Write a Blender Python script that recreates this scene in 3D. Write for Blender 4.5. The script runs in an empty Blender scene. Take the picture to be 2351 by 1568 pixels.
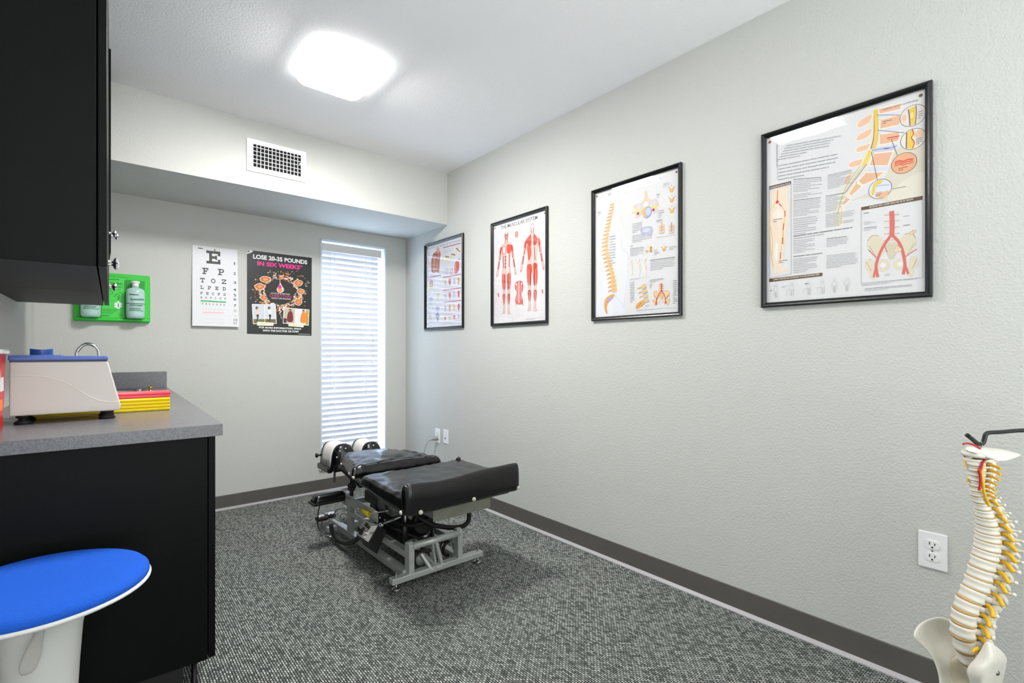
import bpy, bmesh, math, random
from mathutils import Vector, Matrix, noise
R = math.radians
PI = math.pi
SC = bpy.context.scene
COL = SC.collection

# ------------------------------------------------------------------ camera, world, exposure
CAM_H = 1.085
FPX = 1135.0
YAW = R(40.1)
HORIZON = 806.0
cam_d = bpy.data.cameras.new('camera')
cam = bpy.data.objects.new('camera', cam_d)
COL.objects.link(cam)
cam.location = (0, 0, CAM_H)
cam.rotation_euler = (PI / 2, 0, -YAW)
cam_d.sensor_width = 36.0
cam_d.lens = FPX / 2351 * 36.0
cam_d.shift_y = (HORIZON - 784) / 2351
cam_d.clip_start = 0.02
SC.camera = cam

SC.view_settings.view_transform = 'Standard'
SC.view_settings.look = 'None'
SC.view_settings.gamma = 1
SC.view_settings.use_curve_mapping = False
SC.view_settings.exposure = 1.0
LAMP_POWER = 64.0      # outside of the lamp glass
LAMP_INSIDE = 4.0     # its inner face, lighting the ceiling through the open ends
SKY_POWER = 7.5
world = bpy.data.worlds.new('world')
SC.world = world
world.use_nodes = True
_b = world.node_tree.nodes['Background']
_b.inputs[0].default_value = (0.60, 0.78, 1.0, 1)
_b.inputs[1].default_value = SKY_POWER
# soft fill lamp added unseen behind the camera, aimed up to brighten the ceiling
_l = bpy.data.lights.new('fill_light', 'AREA')
_l.shape = 'RECTANGLE'
_l.size = 1.9
_l.size_y = 1.5
_l.energy = 80.0
_l.color = (0.95, 0.98, 1.0)
_lo = bpy.data.objects.new('fill_light', _l)
COL.objects.link(_lo)
_lo.location = (0.40, -2.3, 0.5)
_lo.rotation_euler = (R(90 + 88), 0, 0)
SC.cycles.max_bounces = 10
SC.cycles.diffuse_bounces = 6
SC.cycles.sample_clamp_indirect = 6.0
SC.cycles.use_denoising = True

# ------------------------------------------------------------------ measures of the room (metres)
XR = 2.05        # right wall
YB = 3.86        # back wall
YS = 3.20        # face of the duct soffit
ZC = 2.44        # ceiling
ZS = 2.048       # underside of the soffit
XL = -0.266      # left end of the back wall
YF = -2.8        # wall behind the camera
LEFT_A = R(-1.1)  # the left wall runs a touch out of square
LEFT_M = Matrix.Translation((XL, YB, 0)) @ Matrix.Rotation(LEFT_A, 4, 'Z')
_c, _s = math.cos(YAW), math.sin(YAW)


def _ray(u, v):
    r = (u - 1175.5) / FPX
    return Vector((r * _c + _s, _c - r * _s, -(v - HORIZON) / FPX))


# measurements of flat prints, read off the photograph onto the wall they hang on
def wall_x(u, v, X=XR):
    d = _ray(u, v)
    k = X / d.x
    return Vector((d.y * k, CAM_H + d.z * k))


def wall_y(u, v, Y=YB):
    d = _ray(u, v)
    k = Y / d.y
    return Vector((d.x * k, CAM_H + d.z * k))


# ------------------------------------------------------------------ materials
def lin(c):
    out = []
    for x in c:
        x = x / 255.0
        out.append(x / 12.92 if x <= 0.04045 else ((x + 0.055) / 1.055) ** 2.4)
    return tuple(out) + (1.0,)


_M = {}


def mat(name, c, rough=0.5, metal=0.0, bump=0.0, scale=100.0, coat=0.0, var=0.0, vscale=20.0, spec=0.5, stretch=None, detail=3.0, trans=0.0, sub=0.0):
    if name in _M:
        return _M[name]
    m = bpy.data.materials.new(name)
    m.use_nodes = True
    nt = m.node_tree
    p = nt.nodes['Principled BSDF']
    p.inputs['Base Color'].default_value = lin(c)
    p.inputs['Roughness'].default_value = rough
    p.inputs['Metallic'].default_value = metal
    p.inputs['Specular IOR Level'].default_value = spec
    p.inputs['Coat Weight'].default_value = coat
    p.inputs['Coat Roughness'].default_value = 0.08
    p.inputs['Transmission Weight'].default_value = trans
    if sub:
        p.inputs['Subsurface Weight'].default_value = sub
        p.inputs['Subsurface Radius'].default_value = (0.01, 0.008, 0.006)
    if bump or var:
        tc = nt.nodes.new('ShaderNodeTexCoord')
        src = tc.outputs['Object']
        if stretch:
            mp = nt.nodes.new('ShaderNodeMapping')
            mp.inputs['Scale'].default_value = stretch
            nt.links.new(src, mp.inputs['Vector'])
            src = mp.outputs['Vector']
    if bump:
        n = nt.nodes.new('ShaderNodeTexNoise')
        n.inputs['Scale'].default_value = scale
        n.inputs['Detail'].default_value = detail
        nt.links.new(src, n.inputs['Vector'])
        b = nt.nodes.new('ShaderNodeBump')
        b.inputs['Strength'].default_value = min(1.0, bump)
        b.inputs['Distance'].default_value = 0.002 * max(1.0, bump)
        nt.links.new(n.outputs['Fac'], b.inputs['Height'])
        nt.links.new(b.outputs['Normal'], p.inputs['Normal'])
    if var:
        n = nt.nodes.new('ShaderNodeTexNoise')
        n.inputs['Scale'].default_value = vscale
        n.inputs['Detail'].default_value = 4
        nt.links.new(src, n.inputs['Vector'])
        mx = nt.nodes.new('ShaderNodeMix')
        mx.data_type = 'RGBA'
        mx.inputs['A'].default_value = lin([max(0, x * (1 - var)) for x in c])
        mx.inputs['B'].default_value = lin([min(255, x * (1 + var)) for x in c])
        nt.links.new(n.outputs['Fac'], mx.inputs['Factor'])
        nt.links.new(mx.outputs['Result'], p.inputs['Base Color'])
    _M[name] = m
    return m


def glow(name, c, power):
    m = bpy.data.materials.new(name)
    m.use_nodes = True
    nt = m.node_tree
    nt.nodes.remove(nt.nodes['Principled BSDF'])
    e = nt.nodes.new('ShaderNodeEmission')
    e.inputs[0].default_value = c
    e.inputs[1].default_value = power
    nt.links.new(e.outputs[0], nt.nodes['Material Output'].inputs[0])
    return m


def clear_pane(name, wavy=0.0, tint=(1, 1, 1, 1)):
    m = bpy.data.materials.new(name)
    m.use_nodes = True
    nt = m.node_tree
    nt.nodes.remove(nt.nodes['Principled BSDF'])
    g = nt.nodes.new('ShaderNodeBsdfGlossy')
    g.inputs['Roughness'].default_value = 0.015
    t = nt.nodes.new('ShaderNodeBsdfTransparent')
    t.inputs[0].default_value = tint
    fr = nt.nodes.new('ShaderNodeFresnel')
    # same reflectance from either side of the pane
    ge = nt.nodes.new('ShaderNodeNewGeometry')
    io = nt.nodes.new('ShaderNodeMath')
    io.operation = 'MULTIPLY_ADD'
    io.inputs[1].default_value = 1 / 1.5 - 1.5
    io.inputs[2].default_value = 1.5
    nt.links.new(ge.outputs['Backfacing'], io.inputs[0])
    nt.links.new(io.outputs[0], fr.inputs[0])
    mx = nt.nodes.new('ShaderNodeMixShader')
    if wavy:
        tc = nt.nodes.new('ShaderNodeTexCoord')
        n = nt.nodes.new('ShaderNodeTexNoise')
        n.inputs['Scale'].default_value = 5.0
        nt.links.new(tc.outputs['Object'], n.inputs['Vector'])
        b = nt.nodes.new('ShaderNodeBump')
        b.inputs['Strength'].default_value = wavy
        b.inputs['Distance'].default_value = 0.01
        nt.links.new(n.outputs['Fac'], b.inputs['Height'])
        nt.links.new(b.outputs['Normal'], g.inputs['Normal'])
    nt.links.new(fr.outputs[0], mx.inputs[0])
    nt.links.new(t.outputs[0], mx.inputs[1])
    nt.links.new(g.outputs[0], mx.inputs[2])
    nt.links.new(mx.outputs[0], nt.nodes['Material Output'].inputs[0])
    return m


def slat_material():
    m = bpy.data.materials.new('blind_slat_white')
    m.use_nodes = True
    nt = m.node_tree
    p = nt.nodes['Principled BSDF']
    p.inputs['Base Color'].default_value = lin((226, 226, 230))
    p.inputs['Roughness'].default_value = 0.35
    t = nt.nodes.new('ShaderNodeBsdfTranslucent')
    t.inputs[0].default_value = (0.80, 0.83, 1.0, 1)
    mx = nt.nodes.new('ShaderNodeMixShader')
    mx.inputs[0].default_value = 0.07
    nt.links.new(p.outputs[0], mx.inputs[1])
    nt.links.new(t.outputs[0], mx.inputs[2])
    nt.links.new(mx.outputs[0], nt.nodes['Material Output'].inputs[0])
    return m


def carpet_material():
    m = bpy.data.materials.new('woven_carpet')
    m.use_nodes = True
    nt = m.node_tree
    L = nt.links.new
    p = nt.nodes['Principled BSDF']
    p.inputs['Roughness'].default_value = 0.95
    p.inputs['Specular IOR Level'].default_value = 0.1
    tc = nt.nodes.new('ShaderNodeTexCoord')
    n0 = nt.nodes.new('ShaderNodeTexNoise')
    n0.inputs['Scale'].default_value = 40
    L(tc.outputs['Object'], n0.inputs['Vector'])
    wob = nt.nodes.new('ShaderNodeVectorMath')
    wob.operation = 'MULTIPLY_ADD'
    wob.inputs[1].default_value = (0.0018, 0.0018, 0)
    L(n0.outputs['Color'], wob.inputs[0])
    L(tc.outputs['Object'], wob.inputs[2])
    mp = nt.nodes.new('ShaderNodeMapping')
    mp.inputs['Rotation'].default_value = (0, 0, R(90))
    L(wob.outputs[0], mp.inputs['Vector'])
    br = nt.nodes.new('ShaderNodeTexBrick')
    br.offset = 0.5
    br.inputs['Color1'].default_value = (0.50, 0.525, 0.495, 1)
    br.inputs['Color2'].default_value = (0.125, 0.137, 0.13, 1)
    br.inputs['Mortar'].default_value = (0.014, 0.018, 0.016, 1)
    br.inputs['Scale'].default_value = 1.0
    br.inputs['Mortar Size'].default_value = 0.0017
    br.inputs['Mortar Smooth'].default_value = 0.5
    br.inputs['Brick Width'].default_value = 0.0145
    br.inputs['Row Height'].default_value = 0.0080
    L(mp.outputs[0], br.inputs['Vector'])
    n1 = nt.nodes.new('ShaderNodeTexNoise')
    n1.inputs['Scale'].default_value = 260
    L(tc.outputs['Object'], n1.inputs['Vector'])
    mr = nt.nodes.new('ShaderNodeMapRange')
    mr.inputs['From Min'].default_value = 0.3
    mr.inputs['From Max'].default_value = 0.7
    mr.inputs['To Min'].default_value = 0.45
    mr.inputs['To Max'].default_value = 1.35
    L(n1.outputs['Fac'], mr.inputs['Value'])
    mul = nt.nodes.new('ShaderNodeVectorMath')
    mul.operation = 'SCALE'
    L(br.outputs['Color'], mul.inputs[0])
    L(mr.outputs[0], mul.inputs['Scale'])
    L(mul.outputs[0], p.inputs['Base Color'])
    b = nt.nodes.new('ShaderNodeBump')
    b.inputs['Strength'].default_value = 0.7
    b.inputs['Distance'].default_value = 0.002
    inv = nt.nodes.new('ShaderNodeMath')
    inv.operation = 'SUBTRACT'
    inv.inputs[0].default_value = 1.0
    L(br.outputs['Fac'], inv.inputs[1])
    L(inv.outputs[0], b.inputs['Height'])
    L(b.outputs['Normal'], p.inputs['Normal'])
    return m


WALL = mat('wall_paint', (198, 199, 195), 0.7, bump=1.0, scale=135, detail=2)
WHITEWALL = mat('ceiling_paint', (245, 245, 246), 0.85, bump=0.6, scale=110, detail=2)
CARPET = carpet_material()
BASE = mat('rubber_baseboard', (92, 89, 85), 0.42, var=0.06, vscale=14, spec=0.4)
TOE = mat('baseboard_toe_sheen', (170, 168, 170), 0.35, spec=0.5)
ESPRESSO = mat('espresso_laminate', (7, 9, 8), 0.45, var=0.25, vscale=6, stretch=(2, 2, 22), bump=0.12, scale=60, spec=0.14)
LAMINATE = mat('grey_laminate', (100, 100, 104), 0.27, var=0.30, vscale=170, bump=0.15, scale=300, detail=4)
CHROME = mat('chrome', (225, 225, 228), 0.12, 1.0)
STEEL = mat('brushed_steel', (150, 150, 152), 0.32, 1.0, bump=0.1, scale=200)
BRASS = mat('brass', (196, 160, 70), 0.3, 1.0)
WHITEP = mat('white_plastic', (236, 236, 238), 0.35)
WHITEM = mat('white_enamel', (240, 240, 242), 0.4)
DARKM = mat('dark_void', (12, 12, 12), 0.9)
BLACKP = mat('black_plastic', (18, 18, 19), 0.4)
BLACKR = mat('black_rubber', (16, 16, 16), 0.6, bump=0.3, scale=180)
FRAMEB = mat('black_frame_moulding', (9, 12, 12), 0.3, bump=0.3, scale=70, stretch=(1, 1, 1), spec=0.5)
LEATHER = mat('black_vinyl', (9, 10, 11), 0.23, bump=0.35, scale=9, detail=6, spec=0.55)
SILVERP = mat('silver_painted_steel', (186, 189, 187), 0.34, 0.3, var=0.05, vscale=40, bump=0.1, scale=240)
ALU = mat('aluminium_plate', (150, 150, 138), 0.4, 0.7, var=0.08, vscale=25)
BONE = mat('bone_plastic', (232, 228, 217), 0.42, var=0.05, vscale=30, bump=0.2, scale=45, sub=0.1)
DISC = mat('disc_tan', (196, 160, 104), 0.4)
NERVE = mat('nerve_yellow', (238, 186, 30), 0.35)
ARTERY = mat('artery_red', (178, 24, 30), 0.35)
GREENP = mat('green_plastic', (40, 200, 52), 0.4)
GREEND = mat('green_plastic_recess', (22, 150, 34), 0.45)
CREAM = mat('cream_casing', (214, 208, 202), 0.4)
CREAML = mat('cream_line', (238, 232, 224), 0.4)
BLUEL = mat('blue_lid', (88, 112, 186), 0.35)
BLUEF = mat('blue_mesh_fabric', (36, 98, 214), 0.85, bump=1.0, scale=700, detail=1, var=0.05, vscale=600, spec=0.15)
STOOLW = mat('stool_white_plastic', (226, 226, 224), 0.38)
YELLOW = mat('yellow_plastic', (240, 208, 20), 0.4)
PINK = mat('pink_plastic', (238, 84, 100), 0.4)
PAPER = mat('headrest_paper', (222, 220, 218), 0.8, bump=0.2, scale=30)
CORDG = mat('grey_cord', (150, 150, 142), 0.5)

# ------------------------------------------------------------------ object helpers


_PW = {}   # world matrix of every thing; part meshes are written in world coordinates


def attach(o, parent):
    o.parent = parent
    if parent.name in _PW:
        o.matrix_parent_inverse = _PW[parent.name].inverted()


def link(name, bm, m, parent=None, M=None, smooth=False, bevel=0.0, subsurf=0, seg=2):
    me = bpy.data.meshes.new(name)
    if M is not None:
        bm.transform(M)
    bmesh.ops.recalc_face_normals(bm, faces=bm.faces[:])
    bm.to_mesh(me)
    bm.free()
    for x in (m if isinstance(m, (list, tuple)) else [m]):
        me.materials.append(x)
    if smooth:
        for p in me.polygons:
            p.use_smooth = True
    o = bpy.data.objects.new(name, me)
    COL.objects.link(o)
    if parent is not None:
        attach(o, parent)
    if bevel:
        md = o.modifiers.new('bevel', 'BEVEL')
        md.width = bevel
        md.segments = seg
        md.limit_method = 'ANGLE'
        md.angle_limit = R(40)
    if subsurf:
        md = o.modifiers.new('subsurf', 'SUBSURF')
        md.levels = md.render_levels = subsurf
    return o


def tag(o, label, cat, group=None):
    o['label'] = label
    o['category'] = cat
    if group:
        o['group'] = group
    return o


def struct(o):
    o['kind'] = 'structure'
    return o


def thing(name, label, cat, loc=(0, 0, 0), rz=0.0, group=None, M=None):
    o = bpy.data.objects.new(name, None)
    o.empty_display_size = 0.05
    COL.objects.link(o)
    o.location = loc
    o.rotation_euler = (0, 0, rz)
    if M is not None:
        o.location = (M @ Vector(loc))
        o.rotation_euler = (0, 0, M.to_euler().z)
    _PW[o.name] = Matrix.Translation(o.location) @ Matrix.Rotation(o.rotation_euler.z, 4, 'Z')
    tag(o, label, cat, group)
    return o


def copy_thing(root, shift, label, rz=None):
    """copy of a thing with copies of its parts and their sub-parts, moved by shift"""
    r = root.copy()
    COL.objects.link(r)
    r.location = root.location + Vector(shift)
    if rz is not None:
        r.rotation_euler.z = rz
    r['label'] = label
    for ch in list(root.children):
        c = ch.copy()
        COL.objects.link(c)
        inv = ch.matrix_parent_inverse.copy()
        c.parent = r
        c.matrix_parent_inverse = inv
        for g in list(ch.children):
            d = g.copy()
            COL.objects.link(d)
            d.parent = c
    return r


def box(bm, x0, x1, y0, y1, z0, z1, M=None, mi=0):
    vs = [bm.verts.new((x, y, z)) for z in (z0, z1) for y in (y0, y1) for x in (x0, x1)]
    fs = [(0, 1, 3, 2), (4, 6, 7, 5), (0, 4, 5, 1), (2, 3, 7, 6), (0, 2, 6, 4), (1, 5, 7, 3)]
    for f in fs:
        fc = bm.faces.new([vs[i] for i in f])
        fc.material_index = mi
    if M is not None:
        bmesh.ops.transform(bm, matrix=M, verts=vs)
    return vs


def bx(name, x0, x1, y0, y1, z0, z1, m, parent=None, bevel=0.0, M=None, **k):
    bm = bmesh.new()
    box(bm, x0, x1, y0, y1, z0, z1)
    return link(name, bm, m, parent, M, bevel=bevel, **k)


def bar(bm, a, b, w, h, up=(0, 0, 1), mi=0):
    """box section bar from a to b, w across, h along up"""
    a, b = Vector(a), Vector(b)
    d = (b - a)
    L = d.length
    d.normalize()
    s = d.cross(Vector(up))
    if s.length < 1e-4:
        s = d.cross(Vector((1, 0, 0)))
    s.normalize()
    u = s.cross(d)
    M = Matrix((s, d, u)).transposed().to_4x4()
    M.translation = a
    return box(bm, -w / 2, w / 2, 0, L, -h / 2, h / 2, M, mi)


def smooth_path(pts, n=6):
    pts = [Vector(p) for p in pts]
    if n <= 1 or len(pts) < 3:
        return pts
    P = [pts[0]] + pts + [pts[-1]]
    out = []
    for i in range(1, len(P) - 2):
        a, b, c, d = P[i - 1], P[i], P[i + 1], P[i + 2]
        for k in range(n):
            t = k / n
            out.append(0.5 * ((2 * b) + (c - a) * t + (2 * a - 5 * b + 4 * c - d) * t * t + (3 * b - a - 3 * c + d) * t ** 3))
    out.append(pts[-1])
    return out


def tube(bm, pts, r, seg=10, n=6, caps=True, mi=0):
    P = smooth_path(pts, n)
    rr = r if callable(r) else (lambda t: r)
    rings = []
    prev = None
    for i, p in enumerate(P):
        d = (P[min(i + 1, len(P) - 1)] - P[max(i - 1, 0)]).normalized()
        if prev is None:
            s = d.cross(Vector((0, 0, 1)))
            if s.length < 1e-3:
                s = d.cross(Vector((1, 0, 0)))
        else:
            s = prev - d * prev.dot(d)
        s.normalize()
        prev = s
        u = d.cross(s)
        q = rr(i / max(1, len(P) - 1))
        rings.append([bm.verts.new(p + (s * math.cos(2 * PI * k / seg) + u * math.sin(2 * PI * k / seg)) * q) for k in range(seg)])
    for a, b in zip(rings, rings[1:]):
        for k in range(seg):
            f = bm.faces.new((a[k], a[(k + 1) % seg], b[(k + 1) % seg], b[k]))
            f.material_index = mi
            f.smooth = True
    if caps:
        for rg in (rings[0], rings[-1]):
            f = bm.faces.new(rg)
            f.material_index = mi


def lathe(bm, prof, seg=24, M=None, sx=1.0, sy=1.0, mi=0, smooth=True):
    """prof: list of (r, z); closes at both ends"""
    rings = []
    vs = []
    for r, z in prof:
        if r < 1e-6:
            v = bm.verts.new((0, 0, z))
            rings.append([v])
            vs.append(v)
        else:
            rg = [bm.verts.new((math.cos(2 * PI * k / seg) * r * sx, math.sin(2 * PI * k / seg) * r * sy, z)) for k in range(seg)]
            rings.append(rg)
            vs += rg
    fs = []
    for a, b in zip(rings, rings[1:]):
        for k in range(seg):
            j = (k + 1) % seg
            if len(a) == 1 and len(b) == 1:
                continue
            if len(a) == 1:
                fs.append(bm.faces.new((a[0], b[k], b[j])))
            elif len(b) == 1:
                fs.append(bm.faces.new((a[k], a[j], b[0])))
            else:
                fs.append(bm.faces.new((a[k], a[j], b[j], b[k])))
    for rg in (rings[0], rings[-1]):
        if len(rg) > 1:
            f = bm.faces.new(rg)
            f.material_index = mi
    for f in fs:
        f.material_index = mi
        f.smooth = smooth
    if M is not None:
        bmesh.ops.transform(bm, matrix=M, verts=vs)
    return vs


def axis_m(p, d):
    """matrix placing local z along d at p"""
    d = Vector(d).normalized()
    M = d.to_track_quat('Z', 'Y').to_matrix().to_4x4()
    M.translation = Vector(p)
    return M


def prism(bm, pts, z0, z1, M=None, mi=0):
    a = [bm.verts.new((x, y, z0)) for x, y in pts]
    b = [bm.verts.new((x, y, z1)) for x, y in pts]
    n = len(pts)
    fs = [bm.faces.new(a), bm.faces.new(b)]
    for i in range(n):
        fs.append(bm.faces.new((a[i], a[(i + 1) % n], b[(i + 1) % n], b[i])))
    for f in fs:
        f.material_index = mi
    if M is not None:
        bmesh.ops.transform(bm, matrix=M, verts=a + b)


# ------------------------------------------------------------------ text as mesh
_TXT = {}


def text_mesh(s, bold=0.0):
    key = (s, bold)
    if key in _TXT:
        return _TXT[key]
    cu = bpy.data.curves.new('lettering', 'FONT')
    cu.body = s
    cu.offset = bold
    cu.resolution_u = 3
    ob = bpy.data.objects.new('lettering', cu)
    COL.objects.link(ob)
    dg = bpy.context.evaluated_depsgraph_get()
    ev = ob.evaluated_get(dg)
    me = ev.to_mesh()
    vs = [Vector((v.co.x, v.co.y)) for v in me.vertices]
    fs = [list(p.vertices) for p in me.polygons]
    ev.to_mesh_clear()
    bpy.data.objects.remove(ob)
    bpy.data.curves.remove(cu)
    x0 = min(v.x for v in vs)
    x1 = max(v.x for v in vs)
    y0 = min(v.y for v in vs)
    y1 = max(v.y for v in vs)
    _TXT[key] = ([Vector(((v.x - x0) / (x1 - x0), (v.y - y0) / (y1 - y0))) for v in vs], fs)
    return _TXT[key]


def _rect(a, b, c, d):
    return [(a, b), (c, b), (c, d), (a, d)]


def _arc(cx, cy, rx, ry, t, a0, a1, n=12):
    out = [(cx + rx * math.cos(R(a0 + (a1 - a0) * i / n)), cy + ry * math.sin(R(a0 + (a1 - a0) * i / n))) for i in range(n + 1)]
    inn = [(cx + (rx - t) * math.cos(R(a0 + (a1 - a0) * i / n)), cy + (ry - t) * math.sin(R(a0 + (a1 - a0) * i / n))) for i in range(n + 1)]
    return [[out[i], out[i + 1], inn[i + 1], inn[i]] for i in range(n)]


# slab-serif letters of the eye chart on a 5 x 5 grid
SLAB = {
    'E': [_rect(1, 0, 2, 5), _rect(0, 4, 1, 5), _rect(0, 0, 1, 1), _rect(2, 4, 5, 5), _rect(2, 0, 5, 1), _rect(2, 2, 3.2, 3), _rect(3.2, 1.6, 3.8, 3.4), _rect(4.1, 3.2, 5, 4), _rect(4.1, 1, 5, 1.8)],
    'F': [_rect(1, 0, 2, 5), _rect(0, 4, 1, 5), _rect(0, 0, 1, .9), _rect(2, 0, 3, .9), _rect(2, 4, 5, 5), _rect(2, 2, 3.2, 3), _rect(3.2, 1.6, 3.8, 3.4), _rect(4.1, 3.1, 5, 4)],
    'P': [_rect(1, 0, 2, 5), _rect(0, 4.1, 1, 5), _rect(0, 0, 1, .9), _rect(2, 0, 3.2, .9), _rect(2, 4.1, 3.4, 5), _rect(2, 1.9, 3.4, 2.7)] + _arc(3.4, 3.45, 1.6, 1.55, .9, -90, 90),
    'T': [_rect(2, 0, 3, 4), _rect(0, 4, 5, 5), _rect(1.1, 0, 2, .9), _rect(3, 0, 3.9, .9), _rect(0, 3.1, .8, 4), _rect(4.2, 3.1, 5, 4)],
    'O': _arc(2.5, 2.5, 2.5, 2.5, .95, 0, 360, 20),
    'Z': [_rect(0, 4, 5, 5), _rect(0, 0, 5, 1), [(0, 1), (1.4, 1), (5, 4), (3.6, 4)], _rect(0, 3.2, .8, 4), _rect(4.2, 1, 5, 1.8)],
    'L': [_rect(1, 0, 2, 5), _rect(0, 4.1, 1, 5), _rect(2, 4.1, 3, 5), _rect(0, 0, 1, .9), _rect(2, 0, 5, 1), _rect(4.1, 1, 5, 2.1)],
    'D': [_rect(.8, 0, 1.8, 5), _rect(0, 4.1, .8, 5), _rect(0, 0, .8, .9), _rect(1.8, 4.1, 2.6, 5), _rect(1.8, 0, 2.6, .9)] + _arc(2.6, 2.5, 2.4, 2.5, .95, -90, 90),
    'C': _arc(2.5, 2.5, 2.5, 2.5, .95, 40, 320, 18) + [_rect(4.1, 3.1, 4.9, 4.8)],
}


# ------------------------------------------------------------------ flat prints
LAYER_STEP = 0.000006


class Print:
    """a flat printed sheet; positions are measured on the wall plane it hangs on"""

    def __init__(self, plane, ox, oy, k, off=0.0012, bend=None):
        self.plane, self.ox, self.oy, self.k, self.off, self.bend = plane, ox, oy, k, off, bend
        self.bm = bmesh.new()
        self.mats = []
        self.layer = 0
        self.nrm = Vector((-1, 0)) if plane == 'x' else None

    def uv(self, p):
        u, v = self.ox + p[0] / self.k, self.oy + p[1] / self.k
        return wall_x(u, v, XR - self.off) if self.plane == 'x' else wall_y(u, v, YB - self.off)

    def w(self, q, lay=None):
        o = self.off + (self.layer if lay is None else lay) * LAYER_STEP
        if self.bend:
            o += self.bend(q)
        return Vector((XR - o, q[0], q[1])) if self.plane == 'x' else Vector((q[0], YB - o, q[1]))

    def mi(self, c):
        c = tuple(int(x) for x in c)
        if c not in self.mats:
            self.mats.append(c)
        return self.mats.index(c)

    def poly_w(self, qs, c):
        self.layer += 1
        vs = [self.bm.verts.new(self.w(q)) for q in qs]
        try:
            f = self.bm.faces.new(vs)
            f.material_index = self.mi(c)
        except ValueError:
            pass

    def poly(self, pts, c, edge=None, ew=2.0, smooth=0):
        if smooth:
            pts = self.round(pts, smooth)
        self.poly_w([self.uv(p) for p in pts], c)
        if edge:
            self.line(list(pts) + [pts[0]], ew, edge)

    @staticmethod
    def round(pts, n=3):
        N = len(pts)
        out = []
        for i in range(N):
            a, b, c, d = [Vector(pts[(i + j) % N]) for j in (-1, 0, 1, 2)]
            for k in range(n):
                t = k / n
                out.append(0.5 * ((2 * b) + (c - a) * t + (2 * a - 5 * b + 4 * c - d) * t * t + (3 * b - a - 3 * c + d) * t ** 3))
        return out

    def line(self, pts, w, c, n=1):
        """w in picture units, kept even on the sheet"""
        self.layer += 1
        if n > 1:
            pts = [(p.x, p.y) for p in smooth_path([(a, b, 0) for a, b in pts], n)]
        q = [self.uv(p) for p in pts]
        m = self.uv((pts[0][0], pts[0][1] + w))
        hw = abs(m.y - q[0].y) / 2
        mi = self.mi(c)
        q = [q[0]] + [b for a, b in zip(q, q[1:]) if (b - a).length > 1e-6]
        if len(q) < 2:
            return
        D = [(b - a).normalized() for a, b in zip(q, q[1:])]
        prev = None
        for i, p in enumerate(q):
            d0, d1 = D[max(i - 1, 0)], D[min(i, len(D) - 1)]
            t = d0 + d1
            if t.length < .3:
                t = d1
            t.normalize()
            s = Vector((-t.y, t.x)) * hw / max(.5, t.dot(d1))
            e = (-d1 if i == 0 else (d0 if i == len(q) - 1 else Vector((0, 0)))) * hw * .3
            cur = (self.bm.verts.new(self.w(p - s + e)), self.bm.verts.new(self.w(p + s + e)))
            if prev:
                f = self.bm.faces.new((prev[0], cur[0], cur[1], prev[1]))
                f.material_index = mi
            prev = cur

    def disc(self, p, r, c, sx=1.0, n=24, edge=None, ew=2.0):
        q = self.uv(p)
        rr = abs(self.uv((p[0], p[1] + r)).y - q.y)
        self.poly_w([(q.x + math.cos(2 * PI * i / n) * rr * sx, q.y + math.sin(2 * PI * i / n) * rr) for i in range(n)], c)
        if edge:
            self.layer += 1
            t = abs(self.uv((p[0], p[1] + ew)).y - q.y)
            for i in range(n):
                a0, a1 = 2 * PI * i / n, 2 * PI * (i + 1) / n
                f = self.bm.faces.new([self.bm.verts.new(self.w((q.x + math.cos(a) * x * sx, q.y + math.sin(a) * x))) for a, x in ((a0, rr), (a1, rr), (a1, rr - t), (a0, rr - t))])
                f.material_index = self.mi(edge)

    def _put(self, vs, fs, p0, p1, h, c):
        self.layer += 1
        a, b = self.uv(p0), self.uv(p1)
        d = b - a
        hh = abs(self.uv((p0[0], p0[1] - h)).y - a.y)
        up = Vector((-d.y, d.x)).normalized() * hh
        if up.y < 0 and abs(up.y) > abs(up.x):
            up = -up
        bv = [self.bm.verts.new(self.w(a + d * v[0] + up * v[1])) for v in vs]
        mi = self.mi(c)
        for f in fs:
            try:
                g = self.bm.faces.new([bv[i] for i in f])
                g.material_index = mi
            except ValueError:
                pass

    def text(self, s, p0, p1, h, c, bold=0.0):
        vs, fs = text_mesh(s, bold)
        self._put(vs, fs, p0, p1, h, c)

    def slab(self, ch, p0, p1, h, c):
        vs, fs = [], []
        for poly in SLAB[ch]:
            fs.append(list(range(len(vs), len(vs) + len(poly))))
            vs += [(x / 5, y / 5) for x, y in poly]
        self._put(vs, fs, p0, p1, h, c)

    def lines(self, tl, tr, bl, br, n, c=(150, 150, 154), seed=1, fill=0.32, head=False):
        rnd = random.Random(seed)
        keep = self.layer
        for i in range(n):
            self.layer = keep
            t = i / max(1, n - 1)
            a = (tl[0] + (bl[0] - tl[0]) * t, tl[1] + (bl[1] - tl[1]) * t)
            b = (tr[0] + (br[0] - tr[0]) * t, tr[1] + (br[1] - tr[1]) * t)
            w = abs(bl[1] - tl[1]) / max(1, n - 1) * fill if n > 1 else 4
            end = rnd.choice((1, 1, .97, .93, .6)) if i < n - 1 else .5
            x = 0.0
            cc = c if not (head and i == 0) else tuple(v * .6 for v in c)
            while x < end - .02:
                L = min(rnd.uniform(.08, .22), end - x)
                p = (a[0] + (b[0] - a[0]) * x, a[1] + (b[1] - a[1]) * x)
                q = (a[0] + (b[0] - a[0]) * (x + L), a[1] + (b[1] - a[1]) * (x + L))
                self.line([p, q], w, cc)
                x += L + .018
                self.layer = keep
        self.layer = keep + 1

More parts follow.
